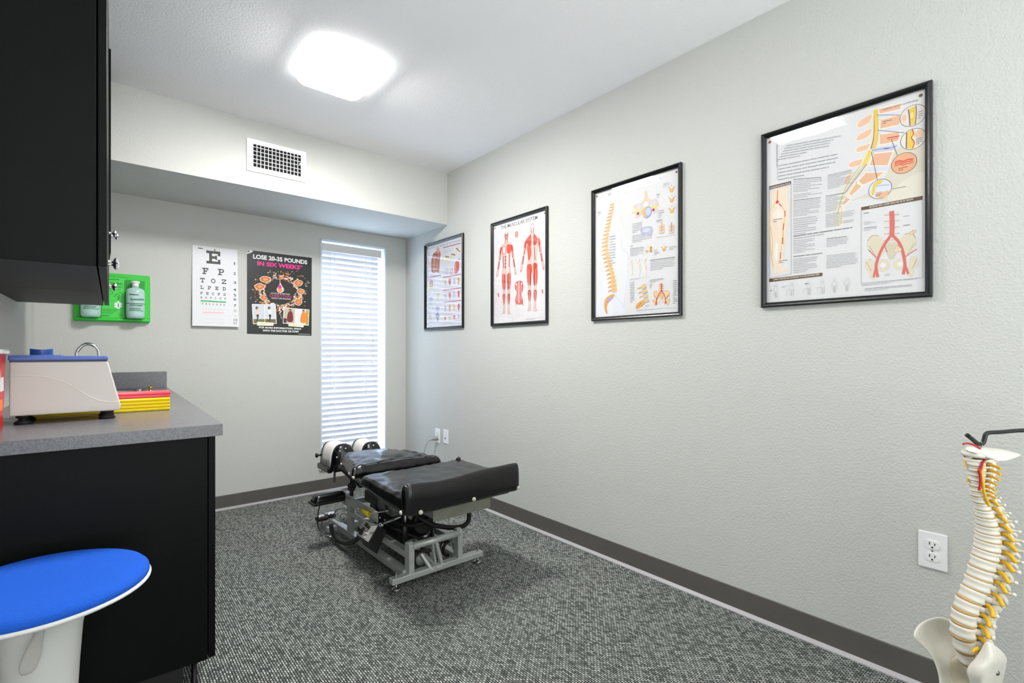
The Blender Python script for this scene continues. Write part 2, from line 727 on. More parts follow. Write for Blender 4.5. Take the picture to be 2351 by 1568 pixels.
    def build(self, name, parent=None, rough=0.55):
        ms = [mat('ink_%02x%02x%02x_%d' % (c[0], c[1], c[2], int(rough * 100)), c, rough) for c in self.mats]
        me = bpy.data.meshes.new(name)
        # faces keep the side they were drawn on
        self.bm.normal_update()
        want = Vector((-1, 0, 0)) if self.plane == 'x' else Vector((0, -1, 0))
        for f in self.bm.faces:
            if f.normal.dot(want) < 0:
                f.normal_flip()
        self.bm.to_mesh(me)
        self.bm.free()
        for m in ms:
            me.materials.append(m)
        o = bpy.data.objects.new(name, me)
        COL.objects.link(o)
        if parent is not None:
            attach(o, parent)
        return o


# ================================================================== THE ROOM
T = 0.12
struct(bx('floor', -1.0, XR + T, YF - T, YB + T, -T, 0, CARPET))
struct(bx('ceiling', -1.0, XR + T, YF - T, YB + T, ZC, ZC + T, WHITEWALL))
struct(bx('wall_right', XR, XR + T, YF - T, YB + T, -0.05, ZC + 0.05, WALL))
struct(bx('wall_front', -1.0, XR + T, YF - T, YF, -0.05, ZC + 0.05, WALL))
struct(bx('wall_left', -T, 0, -6.9, 0.3, -0.05, ZC + 0.05, WALL, M=LEFT_M))
WX0, WX1, WZ0, WZ1 = 1.322, 1.866, 0.19, 1.952
bm = bmesh.new()
box(bm, -1.0, WX0, YB, YB + T, -0.05, ZC + 0.05)
box(bm, WX1, XR + T, YB, YB + T, -0.05, ZC + 0.05)
box(bm, WX0, WX1, YB, YB + T, -0.05, WZ0)
box(bm, WX0, WX1, YB, YB + T, WZ1, ZC + 0.05)
struct(link('wall_back', bm, WALL))
struct(bx('trim_1', -0.6, XR, YS, YB, ZS, ZC, WALL)).name = 'wall_soffit'
# baseboards and toe strip; the strip's light grey paints in its sheen
bm = bmesh.new()
box(bm, XR - 0.008, XR, YF, YB, 0.012, 0.098)
b = struct(link('baseboard_right', bm, BASE, bevel=0.002))
bm = bmesh.new()
prism(bm, [(XR, 0), (XR - 0.022, 0), (XR - 0.022, 0.004), (XR - 0.008, 0.014), (XR, 0.014)], YF, YB, Matrix(((1, 0, 0, 0), (0, 0, 1, 0), (0, 1, 0, 0), (0, 0, 0, 1))))
link('toe_strip', bm, TOE, b)
bm = bmesh.new()
box(bm, XL, XR - 0.008, YB - 0.008, YB, 0.012, 0.098)
b = struct(link('baseboard_back', bm, BASE, bevel=0.002))
bm = bmesh.new()
prism(bm, [(YB, 0), (YB - 0.022, 0), (YB - 0.022, 0.004), (YB - 0.008, 0.014), (YB, 0.014)], XL, XR - 0.02, Matrix(((0, 0, 1, 0), (1, 0, 0, 0), (0, 1, 0, 0), (0, 0, 0, 1))))
link('toe_strip', bm, TOE, b)

# window: painted reveal, frame and pane
JAMB = mat('window_trim_white', (214, 222, 230), 0.45)
bm = bmesh.new()
t = 0.012
for x0, x1, z0, z1 in ((WX0, WX0 + t, WZ0, WZ1), (WX1 - t, WX1, WZ0, WZ1), (WX0, WX1, WZ1 - t, WZ1)):
    box(bm, x0, x1, YB - 0.004, YB + T, z0, z1)
w = struct(link('window_1', bm, JAMB, bevel=0.002))
bm = bmesh.new()
box(bm, WX0 - 0.012, WX1 + 0.012, YB - 0.022, YB + T, WZ0 - 0.018, WZ0 + 0.004)
link('window_sill', bm, WHITEM, w, bevel=0.003)
bm = bmesh.new()
for x0, x1, z0, z1 in ((WX0 + t, WX0 + .045, WZ0, WZ1 - t), (WX1 - .045, WX1 - t, WZ0, WZ1 - t), (WX0 + .045, WX1 - .045, WZ1 - .045, WZ1 - t), (WX0 + .045, WX1 - .045, WZ0, WZ0 + .035), (WX0 + .045, WX1 - .045, 1.05, 1.085)):
    box(bm, x0, x1, YB + .085, YB + .112, z0, z1)
link('window_frame', bm, WHITEM, w, bevel=0.002)
bx('window_pane', WX0 + .045, WX1 - .045, YB + .097, YB + .101, WZ0 + .035, WZ1 - .045, clear_pane('window_glass'), w)

# ------------------------------------------------------------------ window blind
SLATM = slat_material()
bl = thing('window_blind', 'white horizontal slat blind hanging closed in the narrow window', 'blind', (1.57, YB + .04, WZ0))
BX0, BX1, BYC = WX0 + .014, 1.806, YB + .035
bx('headrail', BX0, BX1 + .02, YB + .002, YB + .055, 1.862, 1.922, mat('blind_valance', (222, 221, 219), .4), bl, bevel=.002)
slat0 = None
pitch, tiltA = 0.0425, R(180 - 65)
nsl = 38
for i in range(nsl):
    z = 1.842 - i * pitch
    if slat0 is None:
        bm = bmesh.new()
        n = 6
        rows = []
        for k in range(n + 1):
            q = (k / n - .5) * .050
            bow = .0022 * (1 - (2 * k / n - 1) ** 2)
            # the room edge sits higher than the outer edge
            y = BYC + q * math.cos(tiltA) - bow * math.sin(tiltA)
            zz = z + q * math.sin(tiltA) + bow * math.cos(tiltA)
            rows.append([(BX0, y, zz), (BX1, y, zz), (BX0, y + .0022, zz + .0012), (BX1, y + .0022, zz + .0012)])
        vr = [[bm.verts.new(p) for p in r] for r in rows]
        for a, b2 in zip(vr, vr[1:]):
            bm.faces.new((a[0], a[1], b2[1], b2[0]))
            bm.faces.new((a[2], b2[2], b2[3], a[3]))
            bm.faces.new((a[0], b2[0], b2[2], a[2]))
            bm.faces.new((a[1], a[3], b2[3], b2[1]))
        bm.faces.new((vr[0][0], vr[0][2], vr[0][3], vr[0][1]))
        bm.faces.new((vr[-1][0], vr[-1][1], vr[-1][3], vr[-1][2]))
        slat0 = link('slat', bm, SLATM, bl)
    else:
        s2 = slat0.copy()
        COL.objects.link(s2)
        s2.location.z = -i * pitch
for x in (BX0 + .10, BX1 - .11):
    bx('ladder_cord', x - .002, x + .002, YB + .008, YB + .0095, .235, 1.865, WHITEP, bl)
bx('bottom_rail', BX0, BX1, YB + .02, YB + .055, .205, .228, WHITEP, bl, bevel=.003)
for x, zb in ((BX0 + .068, 0.85), (BX1 - .055, 1.01), (BX1 - .062, .93)):
    bm = bmesh.new()
    tube(bm, [(x, YB + .002, 1.87), (x, YB + .001, zb)], .0012, 6, 1)
    lathe(bm, [(0, zb + .004), (.005, zb), (.006, zb - .028), (0, zb - .032)], 10, Matrix.Translation((x, YB + .001, 0)))
    link('pull_cord', bm, WHITEP, bl)

# ------------------------------------------------------------------ ceiling lights
GLOW = glow('lamp_glass_lit', (1.0, 0.985, 0.955, 1), LAMP_POWER)
GLOW2 = glow('lamp_glass_lit_dimmer', (1.0, 0.985, 0.955, 1), LAMP_POWER * .20)
GLOW_IN = glow('lamp_glass_inner_face', (1.0, 0.985, 0.955, 1), LAMP_INSIDE)


def ceiling_lamp(cx, cy, label, glass):
    t = thing('ceiling_light', label, 'ceiling light', (cx, cy, ZC), group='square ceiling lights')
    W, D = .315, .362
    bx('base_pan', cx - .07, cx + .07, cy - .10, cy + .10, ZC - .020, ZC - .001, WHITEM, t, bevel=.004)
    bm = bmesh.new()
    n, m = 18, 14
    rc = .04

    def zz(s):
        return ZC - .036 - .030 * (1 - s * s)
    # rounded outline of the bent glass sheet
    out = []
    for qx, qy, a0 in ((1, 1, 0), (-1, 1, 90), (-1, -1, 180), (1, -1, 270)):
        for k in range(7):
            a = R(a0 + 15 * k)
            out.append((qx * (W / 2 - rc) + rc * math.cos(a), qy * (D / 2 - rc) + rc * math.sin(a)))
    rings = []
    for f in (1.0, .8, .6, .4, .2):
        rings.append([(x * f, y * f) for x, y in out])
    lo = [[bm.verts.new((cx + x, cy + y, zz(2 * x / W))) for x, y in rg] for rg in rings]
    hi = [[bm.verts.new((cx + x, cy + y, zz(2 * x / W) + .006)) for x, y in rg] for rg in rings]
    for S in (lo, hi):
        for a, b2 in zip(S, S[1:]):
            for k in range(len(a)):
                bm.faces.new((a[k], a[(k + 1) % len(a)], b2[(k + 1) % len(a)], b2[k])).material_index = int(S is hi)
        bm.faces.new(S[-1]).material_index = int(S is hi)
    for k in range(len(out)):
        bm.faces.new((lo[0][k], lo[0][(k + 1) % len(out)], hi[0][(k + 1) % len(out)], hi[0][k])).material_index = 1
    link('glass_diffuser', bm, [glass, GLOW_IN], t, smooth=True)
    for sx in (-.10, .10):
        bx('bracket', cx + sx - .003, cx + sx + .003, cy - .17, cy + .17, ZC - .034, ZC - .029, WHITEM, t)
    return t


ceiling_lamp(.898, 2.335, 'lit curved white glass ceiling light above the treatment table, near the air vent', GLOW)
ceiling_lamp(.898, 1.12, 'second lit ceiling light overhead, mirrored in the framed back pain poster', GLOW2)

# ------------------------------------------------------------------ air vent on the soffit
av = thing('air_vent', 'white rectangular metal air vent grille on the soffit above the posters', 'air vent', (.84, YS, 2.235))
VX0, VX1, VZ0, VZ1 = .672, 1.006, 2.138, 2.328
IX0, IX1, IZ0, IZ1 = .702, .980, 2.165, 2.300
bx('duct_opening', IX0, IX1, YS - .0012, YS - .0004, IZ0, IZ1, DARKM, av)
bm = bmesh.new()
for x0, x1, z0, z1 in ((VX0, IX0, VZ0, VZ1), (IX1, VX1, VZ0, VZ1), (IX0, IX1, VZ0, IZ0), (IX0, IX1, IZ1, VZ1)):
    box(bm, x0, x1, YS - .008, YS - .0002, z0, z1)
link('frame', bm, WHITEM, av, bevel=.0015)
for i in range(14):
    x = IX0 + .003 + i * (IX1 - IX0 - .006) / 13
    bx('vertical_bar', x - .0016, x + .0016, YS - .0075, YS - .0015, IZ0, IZ1, WHITEM, av)
for i in range(6):
    z = IZ0 + .002 + i * (IZ1 - IZ0 - .018) / 5
    bx('horizontal_bar', IX0, IX1, YS - .006, YS - .0018, z - .0012, z + .0016, WHITEM, av)
bm = bmesh.new()
lathe(bm, [(0, .016), (.006, .015), (.006, .008), (.003, .0)], 12, axis_m((IX1 - .012, YS - .004, 2.243), (0, -1, 0)))
link('damper_knob', bm, WHITEP, av)
for x, z in ((VX0 + .014, 2.233), (VX1 - .012, 2.233)):
    bm = bmesh.new()
    lathe(bm, [(0, .0105), (.004, .009), (.004, .0)], 12, axis_m((x, YS, z), (0, -1, 0)))
    link('screw', bm, WHITEM, av)

# ------------------------------------------------------------------ outlets


def outlet(y, z, w, h, label, kind, name='wall_outlet'):
    t = thing(name, label, 'outlet', (XR, y, z))
    bm = bmesh.new()
    x = XR - .006
    box(bm, x, XR - .0005, y - w / 2, y + w / 2, z - h / 2, z + h / 2)
    link('cover_plate', bm, WHITEP, t, bevel=.0025)
    if kind == 'duplex':
        for dz in (.0195, -.0195):
            bm = bmesh.new()
            pts = [(math.cos(R(a)) * .0175, max(-.0135, min(.0135, math.sin(R(a)) * .0175))) for a in range(0, 360, 12)]
            prism(bm, pts, 0, .0025, Matrix(((0, 0, -1, x), (1, 0, 0, y), (0, 1, 0, z + dz), (0, 0, 0, 1))))
            so = link('socket', bm, WHITEP, t)
            bm = bmesh.new()
            for dy, hh in ((.0065, .009), (-.0065, .007)):
                box(bm, x - .0030, x - .0024, y + dy - .0011, y + dy + .0011, z + dz - .001, z + dz - .001 + hh)
            lathe(bm, [(0, .0006), (.0026, .0006), (.0026, 0)], 12, axis_m((x - .0024, y, z + dz - .008), (-1, 0, 0)))
            link('slots', bm, DARKM, so)
        bm = bmesh.new()
        lathe(bm, [(0, .0015), (.003, .001), (.003, 0)], 12, axis_m((x, y, z), (-1, 0, 0)))
        link('screw', bm, STEEL, t)
    else:
        bx('jack', x - .002, x, y - .011, y + .011, z - .022, z + .004, WHITEP, t, bevel=.001)
        bx('jack_opening', x - .0026, x - .0019, y - .006, y + .006, z - .018, z - .004, mat('jack_blue', (40, 60, 110), .5), t)
        for dz in (.02, ):
            bm = bmesh.new()
            lathe(bm, [(0, .0015), (.003, .001), (.003, 0)], 12, axis_m((x, y, z + dz), (-1, 0, 0)))
            link('screw', bm, STEEL, t)
    return t


outlet(.343, .447, .072, .116, 'white duplex power outlet low on the wall beside the spine model', 'duplex')
outlet(3.332, .424, .070, .110, 'white power outlet with a grey plug in it, left of the data jack plate', 'duplex')
outlet(3.216, .431, .070, .106, 'white data jack plate right of the outlet with the grey plug', 'jack', 'data_jack_plate')
pc = thing('power_cord', 'grey power cord and plug running from the back outlet down behind the treatment table', 'power cord', (XR - .03, 3.33, .40))
bm = bmesh.new()
lathe(bm, [(0, .055), (.008, .053), (.012, .03), (.017, .015), (.017, 0), (0, 0)], 16, axis_m((XR - .010, 3.332, .404), (-1, -.1, -.05)))
link('plug', bm, CORDG, pc)
bm = bmesh.new()
tube(bm, [(XR - .062, 3.327, .401), (XR - .095, 3.33, .385), (XR - .12, 3.335, .32), (XR - .125, 3.34, .22), (XR - .13, 3.35, .08), (XR - .16, 3.33, .008), (1.75, 3.2, .006), (1.5, 3.0, .006), (1.43, 2.95, .02)], .0036, 8, 8)
link('cord', bm, CORDG, pc)

# ================================================================== FRAMED POSTERS ON THE RIGHT WALL
GLAZE = clear_pane('poster_glazing', 0.05)
PAPERC = (228, 228, 231)


def framed(y0, y1, z0, z1, label, draw, fw=.019):
    """y0 far edge, y1 near edge"""
    t = thing('framed_poster', label, 'framed poster', (XR, (y0 + y1) / 2, z0), group='framed anatomy posters')
    # moulding: mitred profile swept round the rectangle
    prof = [(0, 0), (0, .013), (.005, .0185), (.011, .016), (fw, .009), (fw, .004), (fw - .004, 0)]
    bm = bmesh.new()
    cs = [(y0, z0), (y1, z0), (y1, z1), (y0, z1)]
    ins = [(-1, 1), (1, 1), (1, -1), (-1, -1)]
    rings = []
    for (y, z), (iy, iz) in zip(cs, ins):
        rings.append([bm.verts.new((XR - .001 - h, y + iy * d, z + iz * d)) for d, h in prof])
    for k in range(4):
        a, b2 = rings[k], rings[(k + 1) % 4]
        for j in range(len(prof)):
            jj = (j + 1) % len(prof)
            bm.faces.new((a[j], b2[j], b2[jj], a[jj]))
    link('frame', bm, FRAMEB, t, bevel=.0006, seg=1)
    P = draw((y0, y1, z0, z1, fw))
    P.build('print', t, .6)
    bm = bmesh.new()
    box(bm, XR - .0068, XR - .0060, y1 + fw - .003, y0 - fw + .003, z0 + fw - .003, z1 - fw + .003)
    link('glazing', bm, GLAZE, t)
    return t


def sheet(P, b, c=PAPERC):
    y0, y1, z0, z1, f = b
    f -= .002
    P.poly_w([(y0 - f, z0 + f), (y1 + f, z0 + f), (y1 + f, z1 - f), (y0 - f, z1 - f)], c)
    # brass eyelets in the upper corners
    for y in (y0 - f - .012, y1 + f + .014):
        q = (y, z1 - f - .018)
        for rr, cc in ((.006, (150, 120, 50)), (.003, (60, 45, 25))):
            P.poly_w([(q[0] + math.cos(2 * PI * i / 14) * rr, q[1] + math.sin(2 * PI * i / 14) * rr) for i in range(14)], cc)


BONEC, BONED, REDC = (238, 205, 150), (196, 140, 70), (206, 80, 66)


def draw_shoulder(b):
    P = Print('x', 960, 460, 4.9)
    sheet(P, b, (220, 220, 226))
    P.text('ANATOMY AND INJURIES OF THE SHOULDER', (112, 562), (478, 462), 22, (70, 72, 84))
    RED = (160, 52, 70)
    for a, c in (((280, 533), (480, 481)), ((112, 871), (255, 841)), ((280, 868), (483, 831)), ((280, 1014), (482, 984)), ((285, 1149), (484, 1123))):
        P.line([a, c], 9, RED)
    # large shoulder dissection
    P.poly([(205, 545), (225, 530), (245, 555), (240, 600), (205, 590)], (222, 160, 150), smooth=3)
    P.poly([(168, 605), (200, 575), (240, 590), (255, 600), (245, 660), (240, 760), (230, 820), (205, 800), (185, 815), (150, 800), (145, 700), (155, 640)], (184, 118, 92), smooth=3)
    for x0, y0, x1, y1, c in ((165, 640, 158, 790, (160, 76, 56)), (185, 640, 180, 800, (226, 190, 150)), (200, 650, 198, 760, (140, 70, 50)), (218, 640, 215, 790, (204, 120, 96)), (235, 640, 228, 790, (170, 84, 60)), (175, 605, 215, 612, (120, 40, 34)), (200, 640, 250, 580, (200, 84, 60))):
        P.line([(x0, y0), (x1, y1)], 12, c)
    P.lines((108, 590), (140, 582), (108, 790), (138, 786), 10, (186, 186, 194), 3)
    P.lines((280, 560), (400, 530), (280, 600), (380, 575), 5, (186, 186, 194), 4)
    P.lines((280, 780), (380, 760), (280, 830), (380, 812), 5, (186, 186, 194), 5)
    for cx, cy, q in ((318, 650, 1), (388, 625, 1), (440, 560, -1)):
        P.poly([(cx - 28, cy - 10), (cx - 5, cy - 28), (cx + 20, cy - 20), (cx + 22, cy), (cx + 5, cy + 25), (cx - 8, cy + 20), (cx - 20, cy + 60 * (q > 0)), (cx - 28, cy + 40 * (q > 0))], (222, 218, 170), smooth=3)
        P.line([(cx - 10, cy - 20), (cx + 30, cy - 12 if q > 0 else cy + 18)], 12, (176, 60, 50))
        P.line([(cx - 14, cy - 12), (cx + 6, cy - 22)], 6, (90, 92, 110))
    P.poly([(415, 700), (440, 680), (462, 700), (455, 800), (410, 818)], (206, 96, 84), smooth=3)
    P.line([(425, 700), (420, 800)], 7, (238, 214, 196))
    P.disc((326, 808), 28, (214, 206, 214), edge=(150, 140, 160), ew=4)
    P.disc((377, 798), 32, (222, 196, 196), edge=(140, 120, 130), ew=4)
    P.disc((462, 662), 10, (130, 130, 140))
    rnd = random.Random(5)
    for j, (yy, n) in enumerate(((930, 4), (1080, 4), (1225, 4), (1330, 4))):
        for i in range(n):
            cx = 306 + i * 50
            cy = yy - i * 7
            c = ((214, 196, 160), (206, 104, 92), (196, 190, 206), (222, 170, 110))[(i + j) % 4] if j != 1 else ((206, 200, 206), (204, 120, 108), (198, 200, 214), (206, 90, 76))[i]
            k = 46 if j < 3 else 26
            P.poly([(cx - 15, cy - k * .5), (cx, cy - k), (cx + 15, cy - k * .6), (cx + 10, cy + k * .2), (cx + 4, cy + k * .8), (cx - 8, cy + k * .5)], c, smooth=3)
            P.line([(cx - 8, cy - k * .5), (cx + 8, cy)], 5, (120, 90, 86))
        P.lines((285, yy + 52), (480, yy + 24), (285, yy + 66), (480, yy + 38), 2, (196, 196, 204), 9 + j)
    for cx, cy, c in ((150, 945, (206, 120, 110)), (145, 985, (214, 205, 170)), (225, 1070, (224, 218, 178)), (145, 1130, (196, 196, 204)), (218, 1230, (186, 184, 214)), (218, 1310, (150, 146, 160)), (135, 1320, (206, 200, 180))):
        P.poly([(cx - 22, cy - 25), (cx, cy - 45), (cx + 22, cy - 20), (cx + 12, cy + 20), (cx, cy + 60), (cx - 12, cy + 15)], c, smooth=3)
        P.line([(cx - 12, cy - 10), (cx + 14, cy - 24)], 5, (130, 110, 110))
    P.lines((112, 890), (190, 875), (112, 925), (180, 912), 4, (190, 190, 198), 21)
    P.lines((112, 1160), (180, 1150), (112, 1400), (170, 1393), 12, (206, 206, 212), 22)
    return P


def man(P, cx, top, bot, W, slope, back):
    def q(x, y):
        return (cx + x * W, top + y * (bot - top) + x * W * (slope * (1 - y) + .02))

    def poly(pts, c, sm=3, edge=None):
        P.poly([q(*p) for p in pts], c, smooth=sm, edge=edge, ew=2.5)
    line = lambda pts, w, c: P.line([q(*p) for p in pts], w, c, 4)
    skin, red, dk = (222, 190, 182), (196, 70, 54), (146, 44, 40)
    for s in (-1, 1):
        poly([(s * .38, .175), (s * .62, .19), (s * .74, .26), (s * .80, .36), (s * .93, .46), (s * .99, .52), (s * .86, .54), (s * .72, .43), (s * .60, .33), (s * .46, .24)], skin, 3, (150, 104, 100))
        poly([(s * .02, .49), (s * .40, .47), (s * .46, .56), (s * .44, .66), (s * .34, .73), (s * .38, .80), (s * .30, .92), (s * .34, .985), (s * .40, 1.0), (s * .12, 1.0), (s * .14, .92), (s * .08, .80), (s * .12, .72), (s * .04, .60)], skin, 3, (150, 104, 100))
    poly([(-.14, .09), (.14, .09), (.16, .14), (.52, .165), (.60, .21), (.44, .30), (.36, .40), (.44, .49), (.40, .53), (-.40, .53), (-.44, .49), (-.36, .40), (-.44, .30), (-.60, .21), (-.52, .165), (-.16, .14)], skin, 3, (150, 104, 100))
    P.disc(q(0, .05), (bot - top) * .052, (212, 200, 204) if back else (206, 112, 98), sx=.74, edge=(110, 88, 92), ew=5)
    if not back:
        P.disc(q(0, .018), (bot - top) * .022, (222, 206, 202), sx=1.1)
        P.line([q(-.05, .045), q(.05, .045)], 5, (120, 50, 46))
        P.line([q(-.06, .078), q(.06, .078)], 5, (232, 206, 196))
    else:
        P.line([q(-.1, .07), q(-.06, .085)], 6, (190, 90, 80))
        P.line([q(.1, .07), q(.06, .085)], 6, (190, 90, 80))
        line([(-.08, .05), (-.08, .09)], 7, red)
        line([(.09, .05), (.08, .09)], 7, dk)
    line([(-.1, .09), (-.12, .145)], 8, red)
    line([(.1, .09), (.12, .145)], 8, red)
    if back:
        poly([(-.10, .12), (-.5, .17), (-.42, .22), (-.12, .26)], red)
        poly([(.10, .12), (.42, .18), (.34, .24), (.10, .25)], red)
        poly([(-.42, .24), (-.12, .27), (-.10, .36), (-.30, .42), (-.38, .34)], (222, 96, 70))
        line([(0, .10), (0, .46)], 9, (228, 226, 232))
        line([(.18, .27), (.22, .42)], 10, dk)
        poly([(-.40, .47), (-.08, .47), (-.03, .55), (-.20, .60), (-.42, .56)], (222, 82, 58))
        poly([(.10, .46), (.38, .47), (.36, .55), (.12, .56)], red)
    else:
        poly([(-.42, .18), (-.06, .19), (-.06, .26), (-.30, .28), (-.44, .24)], (214, 120, 104))
        poly([(.06, .17), (.46, .18), (.50, .23), (.34, .28), (.06, .26)], (218, 84, 62))
        poly([(-.34, .19), (-.14, .19), (-.10, .24), (-.20, .27), (-.34, .25)], (232, 222, 220))
        for i in range(4):
            poly([(-.16, .30 + i * .04), (-.03, .30 + i * .04), (-.03, .33 + i * .04), (-.15, .33 + i * .04)], red, 0)
        poly([(.02, .29), (.20, .29), (.18, .48), (.06, .50)], (226, 220, 226))
        line([(.30, .29), (.26, .44)], 13, red)
        line([(-.32, .30), (-.28, .44)], 11, dk)
    for s in (-1, 1):
        poly([(s * .46, .18), (s * .62, .20), (s * .66, .26), (s * .52, .26)], red)
        line([(s * .60, .26), (s * .66, .34)], 13, red)
        line([(s * .70, .36), (s * .80, .45)], 14, (214, 96, 74))
        line([(s * .74, .35), (s * .86, .45)], 5, dk)
        poly([(s * .10, .54), (s * .24, .52), (s * .26, .66), (s * .18, .72), (s * .10, .66)], red)
        poly([(s * .28, .52), (s * .42, .54), (s * .40, .66), (s * .28, .71)], (216, 92, 68))
        line([(s * .265, .53), (s * .25, .69)], 3, (240, 226, 218))
        poly([(s * .14, .77), (s * .34, .77), (s * .34, .84), (s * .24, .90), (s * .14, .85)], red)
        line([(s * .24, .78), (s * .22, .95)], 5, (238, 224, 218))
        line([(s * .12, .60), (s * .13, .70)], 4, dk)
        for k in range(4):
            line([(s * (.90 + .02 * k), .51 + .004 * k), (s * (.92 + .03 * k), .545)], 3, (206, 130, 120))


def draw_muscular(b):
    P = Print('x', 960, 460, 4.9)
    sheet(P, b, (224, 222, 225))
    P.text('THE MUSCULAR SYSTEM', (930, 330), (1342, 212), 40, (40, 40, 44), .005)
    for a, c, n, sd in (((868, 360, 915, 350), (868, 600), 20, 1), ((1040, 480, 1180, 450), (1120, 560), 1, 2), ((1370, 220, 1420, 200), (1370, 400), 16, 3), ((1115, 560, 1165, 550), (1115, 840), 16, 4), ((870, 1000, 885, 998), (872, 1200), 10, 5), ((1090, 1210, 1190, 1200), (1090, 1320), 12, 6)):
        P.lines((a[0], a[1]), (a[2], a[3]), c, (a[2], a[3] + c[1] - a[1]), n, (206, 204, 210), sd)
    man(P, 993, 345, 1272, 112, -.30, False)
    man(P, 1285, 262, 1240, 136, -.28, True)
    P.disc((1108, 383), 38, (222, 130, 116), sx=.75, edge=(170, 90, 80), ew=3)
    P.line([(1128, 380), (1128, 455)], 10, (222, 210, 170))
    P.line([(1148, 310), (1150, 440)], 6, (230, 196, 186))
    # deep back muscles between the two figures
    P.poly([(1090, 940), (1112, 915), (1135, 905), (1160, 905), (1182, 935), (1182, 1000), (1165, 1060), (1182, 1130), (1175, 1165), (1140, 1172), (1105, 1165), (1092, 1120), (1108, 1040), (1090, 990)], (214, 96, 88), smooth=3)
    for x in (1135, ):
        P.line([(x, 915), (x, 1150)], 14, (230, 228, 234))
    P.line([(1112, 950), (1112, 1130)], 7, (236, 216, 212))
    P.line([(1160, 945), (1160, 1120)], 7, (236, 216, 212))
    P.disc((1105, 945), 14, (232, 230, 236), edge=(120, 90, 96))
    P.disc((1165, 938), 14, (232, 230, 236), edge=(120, 90, 96))
    P.line([(1100, 1165), (1098, 1190)], 6, (110, 60, 60))
    P.line([(1178, 1155), (1180, 1185)], 6, (110, 60, 60))
    for cx, cy in ((902, 1070), (1398, 1030)):
        P.poly([(cx - 15, cy), (cx - 12, cy - 40), (cx + 8, cy - 50), (cx + 16, cy), (cx + 12, cy + 60), (cx - 8, cy + 60)], (226, 220, 226), smooth=3)
        P.line([(cx, cy - 25), (cx + 4, cy + 15)], 18, (210, 84, 72))
    P.lines((1215, 1335), (1420, 1315), (1215, 1342), (1420, 1322), 2, (170, 170, 176), 8)
    return P


def vert_small(P, x, y, k=1.0, c=(240, 186, 96)):
    P.line([(x, y - 10 * k), (x - 30 * k, y - 22 * k)], 7 * k, (222, 160, 90))
    P.line([(x, y - 10 * k), (x + 34 * k, y - 32 * k)], 7 * k, (222, 160, 90))
    P.line([(x, y - 12 * k), (x + 1, y - 45 * k)], 6 * k, (222, 160, 90))
    P.disc((x, y), 22 * k, c, sx=.9, edge=(206, 140, 60), ew=3)
    P.disc((x, y - 20 * k), 10 * k, (250, 248, 244))


def pelvis(P, x, y, k, bone, dark, red, w=1.0):
    """front view of a pelvis with its arteries, centred at x, y"""
    sl = -.06
    q = lambda a, c: (x + a * k, y + c * k + a * k * sl)
    for s in (-1, 1):
        P.poly([q(s * .95, -.52), q(s * .80, -.70), q(s * .55, -.70), q(s * .30, -.48), q(s * .22, -.18), q(s * .40, .12), q(s * .58, .22), q(s * .78, .0), q(s * .95, -.25)], bone, smooth=4)
        P.line([q(s * .95, -.50), q(s * .78, -.69), q(s * .52, -.68)], 5 * w, dark, 4)
        P.line([q(s * .90, -.30), q(s * .62, .15)], 4 * w, dark)
        P.disc(q(s * .34, .50), .24 * k, bone, sx=.9)
        P.disc(q(s * .34, .50), .10 * k, (236, 236, 240))
        P.poly([q(s * .80, .22), q(s * 1.02, .28), q(s * 1.06, .55), q(s * .90, .75), q(s * .84, 1.0), q(s * .66, 1.0), q(s * .68, .6)], bone, smooth=3)
        P.line([q(s * 1.0, .34), q(s * .82, .70)], 4 * w, dark)
    P.poly([q(-.25, -.30), q(.25, -.30), q(.15, .15), q(0, .32), q(-.15, .15)], tuple(v * .95 for v in bone), smooth=3)
    for i in range(5):
        P.poly([q(-.14, -1.55 + i * .25), q(.14, -1.55 + i * .25), q(.12, -1.38 + i * .25), q(-.12, -1.38 + i * .25)], tuple(min(255, v * 1.03) for v in bone))
        P.line([q(-.30, -1.48 + i * .25), q(.30, -1.48 + i * .25)], 4 * w, dark)
    P.line([q(.0, -1.6), q(.02, -1.1), q(.0, -.66)], .16 * k, red, 4)
    P.line([q(.0, -.70), q(-.30, -.30), q(-.52, .15), q(-.62, .55), q(-.55, .95)], .10 * k, red, 5)
    P.line([q(-.62, .55), q(-.72, .95)], .07 * k, red)
    P.line([q(.0, -.70), q(.30, -.34), q(.46, .10), q(.52, .55), q(.46, .90)], .10 * k, red, 5)
    P.line([q(.52, .52), q(.66, .90)], .07 * k, red)
    P.line([q(-.56, .25), q(-.92, -.15)], .03 * k, red)
    P.line([q(.50, .25), q(.80, .05), q(1.0, -.05)], .03 * k, red, 3)
    P.line([q(.30, -.33), q(.20, .0)], .03 * k, red)
    P.line([q(-.30, -.30), q(-.18, .0)], .03 * k, red)


